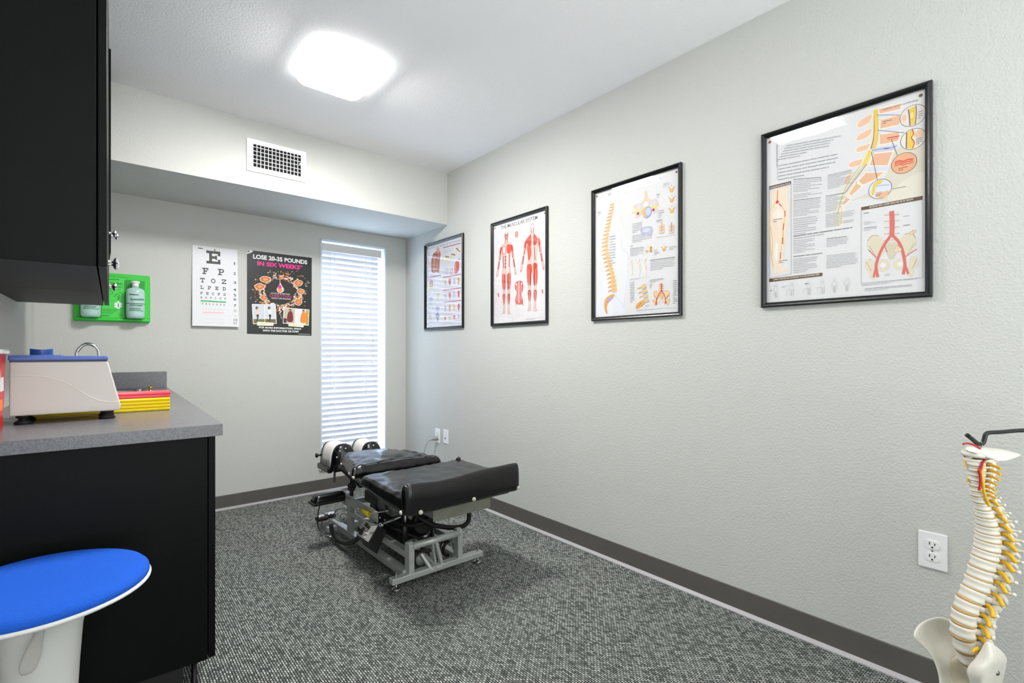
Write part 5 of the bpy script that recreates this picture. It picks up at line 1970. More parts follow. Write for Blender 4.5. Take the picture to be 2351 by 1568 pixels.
def head_cushion(cx, y0, y1, hw, zt, zb, lean, label):
    bm = bmesh.new()
    ny, na = 10, 20
    rows = []

    def P_(s, a, k=1.0, off=0.0):
        """s along the cushion, a 0..1 across the arch"""
        y = y0 + (y1 - y0) * s
        th = PI * a
        ex, ez = math.cos(th), math.sin(th)
        x = -math.copysign(abs(ex) ** .75, ex) * (hw + off) * k
        z = zb + (zt + off - zb) * (abs(ez) ** .62) * k + (zb - zb * k) * 0
        return Vector((cx + x + lean * s, y, z))
    for i in range(ny + 1):
        s = i / ny
        e = min(s, 1 - s) * (y1 - y0)
        k = 1 - .10 * (1 - math.sqrt(max(0, 1 - (max(0, .02 - e) / .02) ** 2)))
        rows.append([bm.verts.new(P_(s, j / na, k)) for j in range(na + 1)])
    for a, b2 in zip(rows, rows[1:]):
        for j in range(na):
            bm.faces.new((a[j], a[j + 1], b2[j + 1], b2[j]))
        bm.faces.new((a[0], b2[0], b2[na], a[na]))
    bm.faces.new(rows[0])
    bm.faces.new(rows[-1])
    c = link('head_cushion', bm, LEATHER, tt, smooth=True)
    c['label'] = label
    # paper strip
    bm = bmesh.new()
    pr = []
    for i in range(9):
        s = .17 + .62 * i / 8
        rw = []
        for j in range(na + 1):
            p = P_(s, j / na * .94 + .03, 1.0, .0022)
            if j == 0:
                p.z -= .012 + (.022 * abs(math.sin(i * 1.2)) if i < 8 else 0)
                p.x -= .004
            rw.append(bm.verts.new(p))
        pr.append(rw)
    for a, b2 in zip(pr, pr[1:]):
        for j in range(na):
            bm.faces.new((a[j], a[j + 1], b2[j + 1], b2[j]))
    o = link('paper_strip', bm, PAPER, c, smooth=True)
    md = o.modifiers.new('thickness', 'SOLIDIFY')
    md.thickness = .0006
    bm = bmesh.new()
    for a in (.16, .33, .5):
        p = P_(0, a, .84)
        lathe(bm, [(0, .006), (.0055, .005), (.0065, 0), (0, 0)], 12, axis_m((p.x, y0 - .001, p.z), (0, -1, 0)))
    link('cushion_stud', bm, CHROME, c)
    return c


hl = head_cushion(1.092, 2.775, 2.985, .066, .550, .408, -.012, 'left head cushion with hanging paper strip')
bx('cushion_flap', 1.002, 1.030, 2.80, 2.985, .392, .425, LEATHER, hl, bevel=.008)
head_cushion(1.287, 2.835, 3.055, .060, .530, .420, .004, 'right head cushion under paper')
bx('headrest_board', 1.035, 1.345, 2.79, 3.03, .396, .412, BLACKP, tt, bevel=.003)
bm = bmesh.new()
bar(bm, (1.09, 2.80, .40), (1.12, 2.62, .34), .018, .02)
bar(bm, (1.27, 2.86, .40), (1.25, 2.62, .34), .018, .02)
bar(bm, (1.04, 2.80, .40), (1.03, 2.78, .345), .012, .012)
link('headrest_arm', bm, BLACKP, tt, bevel=.002)
bm = bmesh.new()
lathe(bm, [(0, -.01), (.006, -.01), (.006, .02), (0, .02)], 12, axis_m((1.018, 2.97, .470), (-1, 0, 0)))
lathe(bm, [(0, .0), (.013, .004), (.013, .014), (0, .018)], 10, axis_m((1.005, 2.97, .470), (-1, 0, 0)))
link('headrest_knob', bm, BLACKP, tt)
# star knob below the chest pad
bm = bmesh.new()
tube(bm, [(1.0, 2.47, .455), (1.0, 2.462, .41)], .007, 10, 1)
for k in range(5):
    a = 2 * PI * k / 5
    lathe(bm, [(0, -.009), (.010, -.008), (.011, 0), (.010, .008), (0, .009)], 10, axis_m((1.0 + math.cos(a) * .013, 2.460 + math.sin(a) * .004, .393 + math.sin(a) * .013), (0, -1, 0)))
tube(bm, [(1.0, 2.46, .39), (.998, 2.457, .348)], .0095, 10, 1)
link('star_knob', bm, BLACKP, tt)

# boards and plates under the pads
bm = bmesh.new()
box(bm, 1.00, 1.53, 1.84, 2.24, .398, .412)
box(bm, 1.02, 1.40, 2.34, 2.70, .440, .458)
link('pad_board', bm, BLACKP, tt, bevel=.002)
bm = bmesh.new()
box(bm, 1.142, 1.461, 1.897, 1.901, .328, .378)
box(bm, 1.142, 1.461, 1.900, 2.30, .374, .378)
link('front_plate', bm, ALU, tt, bevel=.001)
bm = bmesh.new()
for x in (1.16, 1.44):
    box(bm, x - .014, x + .014, 1.905, 2.62, .338, .373)
box(bm, 1.14, 1.46, 2.30, 2.33, .345, .40)
link('pad_rail', bm, STEEL, tt, bevel=.002)

# base frame of painted steel
bm = bmesh.new()
box(bm, 1.018, 1.524, 2.040, 2.078, .030, .058)
link('front_crossbar', bm, SILVERP, tt, bevel=.004)
bm = bmesh.new()
box(bm, 1.030, 1.500, 2.880, 2.915, .030, .058)
link('rear_crossbar', bm, SILVERP, tt, bevel=.004)
for x in (1.105, 1.395):
    bm = bmesh.new()
    box(bm, x - .019, x + .019, 2.075, 2.985, .034, .068)
    link('side_rail', bm, SILVERP, tt, bevel=.003)
for x in (1.118, 1.388):
    bm = bmesh.new()
    prism(bm, [(2.046, .056), (2.090, .056), (2.090, .190), (2.078, .198), (2.060, .198), (2.046, .184)], x - .014, x + .014, Matrix(((0, 0, 1, 0), (1, 0, 0, 0), (0, 1, 0, 0), (0, 0, 0, 1))))
    link('front_upright', bm, SILVERP, tt, bevel=.002)
bm = bmesh.new()
tube(bm, [(1.126, 2.056, .178), (1.382, 2.056, .178)], .0165, 20, 1)
link('pivot_tube', bm, SILVERP, tt)
bm = bmesh.new()
bar(bm, (1.252, 2.060, .172), (1.286, 2.052, .040), .016, .022, (0, 1, 0))
bar(bm, (1.240, 2.085, .172), (1.262, 2.090, .060), .012, .040, (0, 1, 0))
link('centre_strut', bm, SILVERP, tt, bevel=.003)
bm = bmesh.new()
bar(bm, (1.183, 2.085, .120), (1.226, 2.052, .038), .014, .034, (0, 1, 0))
bar(bm, (1.215, 2.20, .100), (1.258, 2.058, .044), .022, .024)
lathe(bm, [(0, -.013), (.013, -.013), (.013, .013), (0, .013)], 16, axis_m((1.262, 2.050, .044), (1, 0, 0)))
link('lift_lever', bm, SILVERP, tt, bevel=.003)
bm = bmesh.new()
box(bm, 1.106, 1.140, 2.088, 2.62, .118, .150)
link('inner_rail', bm, SILVERP, tt, bevel=.003)
bm = bmesh.new()
box(bm, 1.372, 1.402, 2.088, 2.62, .118, .150)
link('inner_rail', bm, SILVERP, tt, bevel=.003)
bm = bmesh.new()
box(bm, 1.062, 1.072, 2.30, 2.72, .235, .288)
box(bm, 1.062, 1.110, 2.70, 2.76, .225, .288)
box(bm, 1.090, 1.118, 2.705, 2.750, .066, .262)
box(bm, 1.090, 1.105, 2.42, 2.70, .160, .185)
link('side_frame', bm, SILVERP, tt, bevel=.003)
bm = bmesh.new()
box(bm, 1.38, 1.408, 2.705, 2.750, .066, .340)
box(bm, 1.118, 1.38, 2.715, 2.740, .215, .245)
box(bm, 1.375, 1.385, 2.30, 2.72, .235, .288)
link('rear_frame', bm, SILVERP, tt, bevel=.003)
# levelling feet with their studs
f0 = None
for (x, y) in ((1.044, 2.058), (1.502, 2.058), (1.05, 2.898), (1.48, 2.898)):
    bm = bmesh.new()
    lathe(bm, [(0, .0006), (.022, .0006), (.0235, .003), (.020, .008), (.008, .012), (.0045, .016), (.0045, .082), (0, .082)], 20, Matrix.Translation((x, y, 0)))
    link('levelling_foot', bm, STEEL, tt)
# hydraulic cylinder and brass fittings
bm = bmesh.new()
tube(bm, [(1.215, 2.13, .072), (1.215, 2.66, .072)], .030, 22, 1)
link('hydraulic_cylinder', bm, mat('dark_steel', (78, 80, 78), .4, .6), tt)
bm = bmesh.new()
lathe(bm, [(0, .004), (.031, .004), (.031, -.01), (0, -.01)], 22, axis_m((1.215, 2.126, .072), (0, -1, 0)))
link('cylinder_cap', bm, SILVERP, tt)
bm = bmesh.new()
for p_, d_ in (((1.165, 2.20, .085), (-.3, 0, 1)), ((1.160, 2.245, .080), (-.6, 0, 1)), ((1.150, 2.17, .095), (0, -1, .2)), ((1.175, 2.28, .088), (0, .4, 1))):
    lathe(bm, [(0, -.012), (.007, -.012), (.007, -.004), (.0105, -.004), (.0105, .006), (.006, .006), (.006, .016), (0, .016)], 6, axis_m(p_, d_), smooth=False)
link('brass_fitting', bm, BRASS, tt)
# motor, pump and the tangle of hoses
bm = bmesh.new()
tube(bm, [(1.255, 2.16, .235), (1.255, 2.40, .235)], .062, 26, 1)
box(bm, 1.17, 1.34, 2.28, 2.56, .115, .300)
box(bm, 1.20, 1.31, 2.20, 2.32, .285, .372)
link('motor', bm, BLACKR, tt, bevel=.006)
bm = bmesh.new()
for i in range(8):
    a = R(110 + i * 7)
    b_ = R(110 + (i + 1) * 7)
    q = [(1.255 + math.cos(t_) * .0627, y_, .235 + math.sin(t_) * .0627) for t_, y_ in ((a, 2.19), (b_, 2.19), (b_, 2.225), (a, 2.225))]
    bm.faces.new([bm.verts.new(v) for v in q])
link('rating_label', bm, mat('label_cream', (214, 212, 196), .5), tt)
for x, y in ((1.175, 2.22), (1.33, 2.22), (1.30, 2.42)):
    bm = bmesh.new()
    tube(bm, [(x, y, .10), (x, y, .37)], .011, 14, 1)
    link('lift_rod', bm, STEEL, tt)
bm = bmesh.new()
box(bm, 1.09, 1.20, 2.19, 2.235, .285, .335)
box(bm, 1.085, 1.15, 2.26, 2.34, .30, .345)
box(bm, 1.12, 1.18, 2.40, 2.58, .27, .33)
link('valve_block', bm, mat('grey_cast_metal', (92, 94, 90), .5, .5), tt, bevel=.004)
for pts, r in (([(1.12, 2.30, .26), (1.15, 2.20, .235), (1.21, 2.14, .24), (1.27, 2.15, .26), (1.30, 2.25, .29)], .009), ([(1.10, 2.42, .24), (1.14, 2.28, .20), (1.20, 2.19, .17), (1.26, 2.17, .14), (1.33, 2.25, .13)], .008),
               ([(1.16, 2.55, .18), (1.20, 2.30, .16), (1.30, 2.18, .20), (1.34, 2.2, .27)], .007), ([(1.14, 2.36, .30), (1.17, 2.24, .31), (1.22, 2.17, .29)], .005), ([(1.25, 2.14, .16), (1.20, 2.10, .125), (1.28, 2.09, .118), (1.34, 2.13, .13)], .007),
               ([(1.18, 2.12, .335), (1.21, 2.05, .31), (1.24, 2.10, .27)], .004)):
    bm = bmesh.new()
    tube(bm, pts, r, 10, 8)
    link('black_hose', bm, BLACKR, tt)


def corrugated(pts, r, name='corrugated_hose', pitch=.006):
    bm = bmesh.new()
    P_ = smooth_path(pts, 14)
    acc = [0]
    for a, b2 in zip(P_, P_[1:]):
        acc.append(acc[-1] + (b2 - a).length)
    N = int(acc[-1] / (pitch / 2))
    out = []
    j = 0
    for i in range(N + 1):
        s = acc[-1] * i / N
        while j < len(acc) - 2 and acc[j + 1] < s:
            j += 1
        t = (s - acc[j]) / max(1e-9, acc[j + 1] - acc[j])
        out.append(P_[j].lerp(P_[j + 1], t))
    tube(bm, out, lambda t: r * (1 if int(round(t * N)) % 2 == 0 else .82), 12, 1)
    return link(name, bm, BLACKR, tt)


corrugated([(1.20, 2.16, .285), (1.26, 2.12, .235), (1.34, 2.10, .205), (1.42, 2.10, .188), (1.462, 2.10, .195), (1.478, 2.10, .222), (1.474, 2.10, .262), (1.46, 2.11, .325)], .0125)
coil = [(1.377 + math.cos(R(a)) * .036, 2.125 + a * .00004, .082 + math.sin(R(a)) * .036) for a in range(100, 470, 20)]
corrugated([(1.27, 2.14, .13), (1.32, 2.13, .128)] + coil, .0085, pitch=.007)
# control box with switches, tilted outwards
C0, C1, C2, C3 = Vector((1.0, 2.256, .166)), Vector((1.0, 2.406, .163)), Vector((1.05, 2.403, .232)), Vector((1.05, 2.258, .235))
nn = (C1 - C0).cross(C2 - C0).normalized()
if nn.x > 0:
    nn = -nn
bm = bmesh.new()
f_ = [bm.verts.new(q) for q in (C0, C1, C2, C3)]
k_ = [bm.verts.new(q - nn * .055 + Vector((0, 0, -.035 if i in (0, 1) else 0))) for i, q in enumerate((C0, C1, C2, C3))]
bm.faces.new(f_)
bm.faces.new(k_)
for i in range(4):
    bm.faces.new((f_[i], f_[(i + 1) % 4], k_[(i + 1) % 4], k_[i]))
cb = link('control_box', bm, BLACKP, tt, bevel=.002)


def on_face(s, t, o=0.0):
    """s along the panel (0 near camera end), t up"""
    return C0 + (C1 - C0) * s + (C3 - C0) * t + nn * o


bm = bmesh.new()
bm.faces.new([bm.verts.new(on_face(s, t, .0008)) for s, t in ((.02, .03), (.98, .03), (.98, .97), (.02, .97))])
link('control_panel', bm, mat('brushed_panel', (196, 196, 192), .35, .4), cb)
bm = bmesh.new()
for s, t in ((.88, .30), (.68, .22), (.62, .74), (.44, .70)):
    A = axis_m(on_face(s, t, .0008), nn)
    lathe(bm, [(0, 0), (.009, 0), (.008, .006), (.0075, .013), (0, .014)], 14, A)
    bar(bm, on_face(s, t - .09, .012), on_face(s, t + .12, .012), .006, .008, nn)
link('control_knob', bm, BLACKP, cb)
bm = bmesh.new()
for s, t in ((.36, .36), (.34, .14)):
    A = axis_m(on_face(s, t, .0008), nn)
    lathe(bm, [(0, 0), (.006, 0), (.006, .003), (.0025, .004), (.002, .014), (0, .015)], 10, A)
link('toggle_switch', bm, CHROME, cb)
bm = bmesh.new()
for s0, s1, t in ((.25, .6, .90), (.72, .95, .52), (.5, .64, .42)):
    bm.faces.new([bm.verts.new(on_face(s, t_, .0012)) for s, t_ in ((s0, t), (s1, t), (s1, t + .035), (s0, t + .035))])
link('panel_lettering', bm, mat('panel_ink', (70, 72, 70), .5), cb)
# drop levers
bm = bmesh.new()
tube(bm, [(1.05, 2.46, .264), (1.05, 2.365, .262)], lambda t: .009 + .003 * t, 14, 3)
lh = link('lever_grip', bm, YELLOW, tt)
lh['label'] = 'yellow lever grip'
bm = bmesh.new()
tube(bm, [(1.05, 2.37, .262), (1.06, 2.28, .292), (1.07, 2.22, .312), (1.10, 2.22, .312)], .0035, 8, 3)
tube(bm, [(1.05, 2.46, .264), (1.05, 2.52, .258), (1.07, 2.54, .26)], .004, 8, 3)
tube(bm, [(1.02, 2.29, .235), (1.04, 2.20, .262), (1.07, 2.14, .29), (1.10, 2.12, .305)], .0045, 8, 4)
lathe(bm, [(0, 0), (.010, .002), (.012, .012), (.006, .022), (0, .024)], 12, axis_m((1.03, 2.18, .268), (-.3, -1, .2)))
link('lever_rod', bm, CHROME, tt)
bm = bmesh.new()
tube(bm, [(1.075, 2.39, .300), (1.10, 2.305, .286)], .0105, 14, 1)
link('black_lever_grip', bm, BLACKP, tt)
bm = bmesh.new()
tube(bm, [(1.10, 2.305, .286), (1.12, 2.27, .278)], .006, 10, 1)
for i in range(5):
    lathe(bm, [(0, 0), (.006, 0), (.006, .012), (0, .014)], 8, axis_m((1.06 + .012 * i, 2.41 - .03 * i, .243 + .004 * (i % 2)), (-1, -.2, .3)))
link('linkage', bm, STEEL, tt)
# thick cable sleeve looping outside the rail
bm = bmesh.new()
tube(bm, [(1.035, 2.845, .085), (1.03, 2.80, .052), (1.028, 2.712, .038), (1.028, 2.60, .055), (1.03, 2.47, .112), (1.035, 2.41, .165), (1.02, 2.36, .195)], .0125, 14, 8)
link('cable_sleeve', bm, BLACKR, tt)
bm = bmesh.new()
tube(bm, [(1.09, 2.73, .185), (1.085, 2.80, .180), (1.08, 2.89, .148), (1.08, 2.91, .105), (1.085, 2.85, .095), (1.09, 2.74, .114)], .0032, 8, 8)
tube(bm, [(1.09, 2.73, .160), (1.085, 2.80, .150), (1.085, 2.84, .12), (1.09, 2.80, .10), (1.09, 2.74, .105)], .0028, 8, 8)
link('grey_cable', bm, CORDG, tt)
# arm rest
ar = cushion('arm_rest', [(.905, 2.71, .303, .262), (1.075, 2.71, .303, .262), (1.075, 2.79, .303, .262), (.905, 2.79, .303, .262)], .022, tt, n=14, wr=.0005, seed=5)
bm = bmesh.new()
box(bm, .892, 1.095, 2.705, 2.795, .250, .264)
link('arm_rest_bracket', bm, BLACKP, ar, bevel=.003)
bm = bmesh.new()
tube(bm, [(.935, 2.735, .25), (.93, 2.75, .20), (.945, 2.80, .12), (.99, 2.90, .05), (1.05, 3.05, .012), (1.10, 3.18, .012)], .003, 8, 6)
link('pedal_cable', bm, BLACKR, tt)
# foot pedal on the carpet
fp = thing('foot_pedal', 'small black and chrome foot pedal on the carpet beyond the arm rest', 'foot pedal', (1.13, 3.24, 0), rz=0)
bm = bmesh.new()
box(bm, 1.075, 1.145, 3.19, 3.25, .001, .022)
box(bm, 1.13, 1.205, 3.21, 3.27, .001, .020)
link('housing', bm, BLACKP, fp, bevel=.008)
bm = bmesh.new()
lathe(bm, [(0, .020), (.030, .020), (.033, .024), (.028, .031), (0, .034)], 24, Matrix.Translation((1.170, 3.24, 0)), 1.15, .9)
lathe(bm, [(0, .021), (.022, .021), (.024, .026), (.016, .033), (0, .034)], 20, Matrix.Translation((1.103, 3.22, 0)), 1.2, .9)
link('pedal_cap', bm, CHROME, fp)

# ================================================================== SPINE MODEL ON ITS STAND
D0 = 1.28
RV = Vector((_c, -_s, 0))
DV = Vector((_s, _c, 0))
DL = Vector((1.747, .202, 0)).normalized()      # from the camera to the model
RL = Vector((DL.y, -DL.x, 0))
ANT = -RL * math.cos(R(36)) - DL * math.sin(R(36))
LAT = RL * math.sin(R(36)) - DL * math.cos(R(36))
UP = Vector((0, 0, 1))


def site(x, y, near=0.0):
    """measured on the side view of the spine (x across, y down), moved towards the viewer's side by near"""
    u, v = 2051 + x / 2.58, 960 + y / 2.58
    d = D0 - near
    return RV * ((u - 1175.5) / FPX * d) + DV * d + UP * (CAM_H - (v - HORIZON) / FPX * d)


def site2(x, y, near=0.0):
    u, v = 2080 + x / 7.54, 1360 + y / 7.54
    d = D0 - near
    return RV * ((u - 1175.5) / FPX * d) + DV * d + UP * (CAM_H - (v - HORIZON) / FPX * d)


sp = thing('spine_model', 'life-like plastic spine model with pelvis and yellow nerves hanging at the right edge', 'spine model', site(560, 1180), rz=0)
bounds = [((425, 228), (520, 240)), ((432, 268), (528, 280)), ((440, 300), (530, 312)), ((446, 332), (528, 342)), ((450, 362), (524, 374)), ((452, 396), (522, 408)), ((458, 425), (526, 432)), ((462, 452), (530, 460)), ((475, 490), (555, 495)), ((487, 535), (565, 540)), ((490, 578), (590, 578)), ((497, 630), (600, 628)), ((497, 672), (612, 680)), ((492, 715), (618, 730)), ((486, 762), (610, 790)), ((475, 808), (600, 845)), ((458, 868), (575, 905)), ((440, 925), (565, 968)), ((420, 985), (545, 1035)), ((385, 1050), (505, 1098)), ((360, 1115), (480, 1163)), ((348, 1185), (470, 1235)), ((345, 1270), (465, 1305)), ((372, 1355), (475, 1390)), ((398, 1428), (500, 1462))]
cen = [site((a[0] + b[0]) / 2 + 4, (a[1] + b[1]) / 2, .012) for a, b in bounds]
wid = [(b[0] - a[0]) / 2.58 * D0 / FPX / 2 for a, b in bounds]
N = len(cen)
tan = []
for i in range(N):
    t = (cen[max(i - 1, 0)] - cen[min(i + 1, N - 1)]).normalized()
    t = (t + UP * .5).normalized()
    tan.append(t)


def frame_at(p, up):
    n = up.normalized()
    a = (ANT - n * ANT.dot(n)).normalized()
    l = n.cross(a)
    if l.dot(LAT) < 0:
        l = -l
    M = Matrix((a, l, n)).transposed().to_4x4()
    M.translation = p
    return M


def blob(bm, M, p, r, seg=2):
    bmesh.ops.create_icosphere(bm, subdivisions=seg, radius=1.0, matrix=M @ Matrix.Translation(p) @ Matrix.Diagonal((r[0], r[1], r[2], 1)))


for i in range(N - 1):
    p = (cen[i] + cen[i + 1]) / 2
    up = (tan[i] + tan[i + 1]) / 2
    h = (cen[i] - cen[i + 1]).length
    w = (wid[i] + wid[i + 1]) / 2 * 1.02
    M = frame_at(p, up)
    gap = .10 if i < 7 else (.13 if i < 18 else .17)
    hb = h * (1 - gap) / 2
    cerv, lumb = i < 7, i >= 18
    bm = bmesh.new()
    lathe(bm, [(0, -hb), (w * .92, -hb), (w, -hb * .85), (w * .93, -hb * .4), (w * .89, 0), (w * .93, hb * .4), (w, hb * .85), (w * .92, hb), (0, hb)], 26, M, .92, 1.12)
    # arch, articular and transverse processes
    for s in (-1, 1):
        bar(bm, M @ Vector((-w * .5, s * w * .5, h * .12)), M @ Vector((-w * 1.45, s * w * .62, h * .05)), w * .34, h * .42, up)
        blob(bm, M, (-w * 1.35, s * w * .72, h * .32), (w * .28, w * .22, h * .38))
        blob(bm, M, (-w * 1.55, s * w * .66, -h * .36), (w * .26, w * .20, h * .36))
        bar(bm, M @ Vector((-w * 1.45, s * w * .62, h * .05)), M @ Vector((-w * 1.95, 0, -h * .12)), h * .50, w * .22, LAT)
        tl = 1.05 if cerv else (1.45 if not lumb else 1.4)
        ta = -w * (.9 if cerv else (1.9 if not lumb else 1.55))
        tube(bm, [M @ Vector((-w * 1.25, s * w * .6, h * .05)), M @ Vector(((ta - w * 1.25) / 2, s * w * (tl + .5) / 2, h * .06)), M @ Vector((ta, s * w * tl, h * (.16 if not lumb else .04)))], lambda t: w * (.17 + .05 * math.sin(t * 5)), 8, 3)
        blob(bm, M, (ta, s * w * tl, h * (.16 if not lumb else .04)), (w * .20, w * .13, h * .17))
        if cerv:
            bar(bm, M @ Vector((-w * .2, s * w * .8, h * .15)), M @ Vector((-w * .9, s * w * 1.15, h * .3)), w * .22, h * .22, up)
    sl = 2.6 if cerv else (2.75 if not lumb else 2.7)
    dz = -h * (.45 if cerv else (1.0 if not lumb else .35))
    sh_ = h * (.28 if cerv else (.30 if not lumb else .58))
    A0, A1, A2 = Vector((-w * 1.8, 0, -h * .05)), Vector((-w * (sl + 1.8) / 2, 0, dz * .55)), Vector((-w * sl, 0, dz))
    prevr = None
    for q, (pt, k) in enumerate(((A0, 1.0), (A0.lerp(A1, .6), .85), (A1, .8), (A1.lerp(A2, .7), .95), (A2, .75))):
        rg = [bm.verts.new(M @ (pt + Vector((0, math.cos(2 * PI * j / 10) * w * .15 * k, math.sin(2 * PI * j / 10) * sh_ * k)))) for j in range(10)]
        if prevr:
            for j in range(10):
                f = bm.faces.new((prevr[j], prevr[(j + 1) % 10], rg[(j + 1) % 10], rg[j]))
                f.smooth = True
        else:
            bm.faces.new(rg)
        prevr = rg
    bm.faces.new(prevr)
    for f in bm.faces:
        f.smooth = True
    link('vertebra', bm, BONE, sp)
    # disc underneath
    if i < N - 1:
        Md = frame_at(cen[i + 1], tan[i + 1])
        g = h * gap * .62 + .0006
        bm = bmesh.new()
        ww = wid[i + 1] * 1.0
        lathe(bm, [(0, -g), (ww * .93, -g), (ww * .99, 0), (ww * .93, g), (0, g)], 24, Md, .92, 1.12)
        link('disc', bm, DISC, sp)
        # nerve root leaving below the pedicle
        for s in ((1, -1) if cerv else (1,)):
            bm = bmesh.new()
            out = 1.9 if cerv else 1.45
            tube(bm, [Md @ Vector((-w * 1.0, s * w * .45, h * .1)), Md @ Vector((-w * 1.15, s * w * 1.0, h * .05)), Md @ Vector((-w * (1.35 if not lumb else 1.15), s * w * out, -h * (.45 if not cerv else .1) - .002))], w * (.16 if not cerv else .13) + .0006, 10, 4)
            link('nerve_root', bm, NERVE, sp)
# spinal cord strand and vertebral artery on the neck
bm = bmesh.new()
tube(bm, [site(528, 285, .034), site(524, 330, .036), site(532, 390, .037), site(535, 430, .036), site(548, 470, .034), site(566, 520, .03)], .0034, 10, 6)
link('nerve_strand', bm, NERVE, sp)
bm = bmesh.new()
tube(bm, [site(548, 240, .034), site(530, 262, .037), site(518, 300, .037), site(508, 312, .037), site(515, 345, .037), site(516, 385, .037), site(508, 428, .036)], .0028, 10, 6)
tube(bm, [site(412, 154, .01), site(440, 149, .012), site(480, 160, .02), site(518, 181, .028)], .0024, 10, 6)
tube(bm, [site(405, 208, .0), site(416, 214, .0), site(422, 228, .0)], .002, 8, 4)
link('artery', bm, ARTERY, sp)
for x, y in ((432, 255), (440, 283), (452, 357), (452, 371)):
    bm = bmesh.new()
    tube(bm, [site(x + 14, y - 1, .0), site(x - 6, y, .004), site(x - 18, y + 2, .008)], .0021, 10, 3)
    link('nerve_root', bm, NERVE, sp)
# atlas and axis above the first disc
bm = bmesh.new()
M = frame_at(site(478, 212, .012), UP)
w = wid[0] * 1.15
n = 24
lathe(bm, [(w * .75, -.006), (w * 1.05, -.006), (w * 1.15, 0), (w * 1.05, .006), (w * .75, .006), (w * .7, 0), (w * .75, -.006)], 28, M @ Matrix.Translation((-w * .3, 0, 0)), 1.15, 1.15)
for s in (-1, 1):
    blob(bm, M, (-w * .3, s * w * 1.0, .004), (w * .45, w * .35, .011))
    tube(bm, [M @ Vector((-w * .3, s * w * .9, 0)), M @ Vector((-w * .5, s * w * 1.9, -.002))], lambda t: .0055 - .002 * t, 8, 3)
blob(bm, M, (w * .45, 0, -.004), (w * .28, w * .3, .013))
link('atlas', bm, BONE, sp, smooth=True)


def shell(name, rows, thick, parent, m=BONE, sub=2):
    bm = bmesh.new()
    V = [[bm.verts.new(p) for p in r] for r in rows]
    for a, b2 in zip(V, V[1:]):
        for j in range(len(a) - 1):
            bm.faces.new((a[j], a[j + 1], b2[j + 1], b2[j]))
    o = link(name, bm, m, parent, smooth=True)
    md = o.modifiers.new('thickness', 'SOLIDIFY')
    md.thickness = thick
    md.offset = 0
    md = o.modifiers.new('subsurf', 'SUBSURF')
    md.levels = md.render_levels = sub
    return o


shell('skull_base', [[site(*q) for q in r] for r in (
    [(424, 168, .0), (470, 160, .0), (520, 172, -.01), (590, 176, -.02), (650, 184, -.02), (700, 196, -.015), (752, 214, -.005)],
    [(424, 178, .02), (470, 176, .03), (520, 190, .03), (590, 208, .03), (650, 214, .03), (700, 216, .02), (757, 218, .005)],
    [(432, 192, .03), (478, 206, .035), (525, 214, .036), (590, 252, .034), (650, 262, .03), (700, 246, .02), (754, 224, .008)])], .005, sp)
shell('hip_bone', [[site2(*q) for q in r] for r in (
    [(118, 770, -.060), (160, 610, -.068), (300, 480, -.075), (520, 410, -.075), (700, 440, -.068), (850, 520, -.055)],
    [(180, 850, -.062), (290, 760, -.078), (420, 640, -.088), (560, 600, -.090), (700, 600, -.080), (850, 680, -.058)],
    [(370, 1000, -.058), (420, 900, -.076), (520, 820, -.084), (620, 780, -.084), (740, 780, -.074), (870, 850, -.055)],
    [(515, 1220, -.045), (550, 1120, -.058), (620, 1040, -.066), (700, 1000, -.066), (800, 1000, -.060), (895, 1040, -.048)],
    [(590, 1480, -.036), (640, 1380, -.044), (690, 1280, -.052), (730, 1220, -.056), (800, 1150, -.054), (900, 1110, -.044)],
    [(600, 1800, -.026), (680, 1760, -.030), (720, 1700, -.040), (780, 1640, -.046), (860, 1560, -.048), (960, 1500, -.044)],
    [(620, 2100, -.010), (720, 2120, -.020), (800, 2080, -.030), (880, 2000, -.040), (960, 1900, -.046), (1040, 1780, -.044)])], .009, sp)
shell('hip_bone', [[site2(*q) for q in r] for r in (
    [(1385, 850, .082), (1415, 832, .094), (1480, 872, .090), (1560, 925, .080), (1640, 1000, .068), (1715, 1110, .052)],
    [(1290, 1010, .074), (1440, 1090, .108), (1520, 1080, .104), (1600, 1100, .090), (1670, 1130, .074), (1735, 1170, .050)],
    [(1185, 1160, .066), (1420, 1215, .112), (1500, 1240, .108), (1580, 1260, .094), (1660, 1270, .076), (1712, 1285, .052)],
    [(1042, 1310, .060), (1230, 1285, .098), (1350, 1320, .110), (1480, 1380, .100), (1590, 1400, .080), (1690, 1420, .052)],
    [(1060, 1425, .062), (1180, 1440, .094), (1300, 1490, .106), (1430, 1540, .096), (1550, 1560, .076), (1650, 1570, .050)],
    [(1130, 1560, .062), (1240, 1610, .090), (1350, 1680, .098), (1450, 1720, .090), (1550, 1720, .072), (1620, 1700, .050)],
    [(1080, 1800, .050), (1200, 1860, .066), (1320, 1920, .074), (1430, 1960, .070), (1530, 1920, .060), (1600, 1860, .044)])], .009, sp)
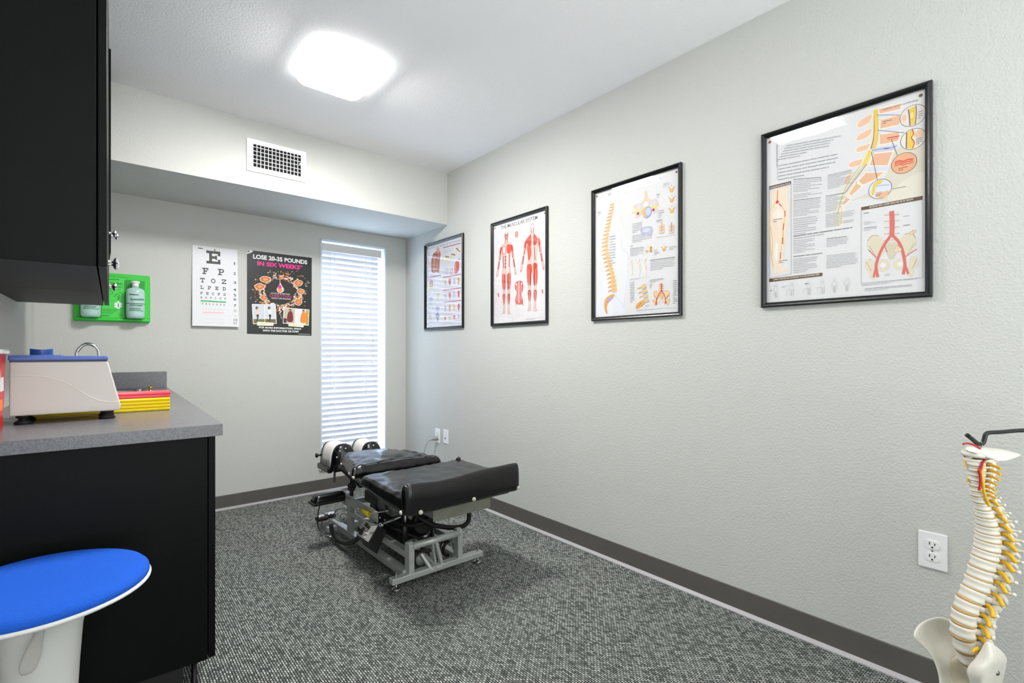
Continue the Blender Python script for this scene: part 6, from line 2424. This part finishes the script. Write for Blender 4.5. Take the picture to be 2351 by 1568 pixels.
shell('sacrum', [[site2(*q) for q in r] for r in (
    [(760, 1180, -.040), (850, 1110, -.026), (960, 1090, -.006), (1080, 1110, .010), (1200, 1090, .034), (1290, 1060, .050)],
    [(750, 1320, -.048), (830, 1270, -.036), (915, 1200, -.020), (1000, 1180, -.004), (1110, 1180, .020), (1220, 1160, .044)],
    [(755, 1500, -.052), (840, 1450, -.042), (930, 1350, -.032), (990, 1290, -.024), (1035, 1290, -.004), (1100, 1260, .02)],
    [(790, 1600, -.048), (880, 1580, -.040), (980, 1520, -.034), (1050, 1440, -.028), (1090, 1400, -.014), (1120, 1380, .0)],
    [(860, 1760, -.040), (940, 1720, -.036), (1020, 1660, -.032), (1090, 1590, -.028), (1120, 1560, -.020), (1140, 1540, -.010)])], .008, sp, mat('bone_shaded_tan', (222, 212, 188), .5, var=.06, vscale=40))
bm = bmesh.new()
A = axis_m(site2(1575, 1388, .092), -DV * .8 + RV * .5)
lathe(bm, [(0, .004), (.004, .004), (.0065, .002), (.0065, -.002), (0, -.002)], 12, A)
link('screw', bm, STEEL, sp)
bm = bmesh.new()
tube(bm, [site2(1125, 1150, -.01), site2(1060, 1180, .0), site2(1005, 1225, .008)], .0030, 10, 4)
tube(bm, [site2(1245, 965, .05), site2(1200, 1000, .055), site2(1160, 1045, .055)], .0042, 10, 4)
link('sacral_nerve', bm, NERVE, sp)
bm = bmesh.new()
tube(bm, [site(519, 133, .0), site(524, 150, .003), site(527, 185, .006), site(523, 205, .008)], .0013, 8, 4)
link('hanging_wire', bm, STEEL, sp)

ss = thing('spine_stand', 'black metal rod stand whose bent hook carries the spine model', 'stand', (1.90, .05, 0))
bm = bmesh.new()
P0 = [site(440, 102), site(468, 125), site(495, 148), site(516, 154), site(532, 146), site(540, 122), site(548, 96), site(570, 86), site(640, 82), site(774, 72)]
end = Vector((1.90, .05, P0[-1].z + .003))
tube(bm, P0 + [end], .0052, 14, 6)
lathe(bm, [(0, -.003), (.004, 0), (.0052, .003), (0, .004)], 12, axis_m(P0[0], P0[0] - P0[1]))
link('hook_rod', bm, mat('black_coated_rod', (22, 24, 24), .35, bump=.2, scale=200), ss)
bm = bmesh.new()
tube(bm, [(1.90, .05, .012), (1.90, .05, end.z + .012)], .009, 16, 1)
link('pole', bm, BLACKP, ss)
bm = bmesh.new()
lathe(bm, [(0, .001), (.118, .001), (.118, .010), (.10, .016), (.02, .020), (0, .020)], 36, Matrix.Translation((1.90, .05, 0)))
link('base', bm, BLACKP, ss)
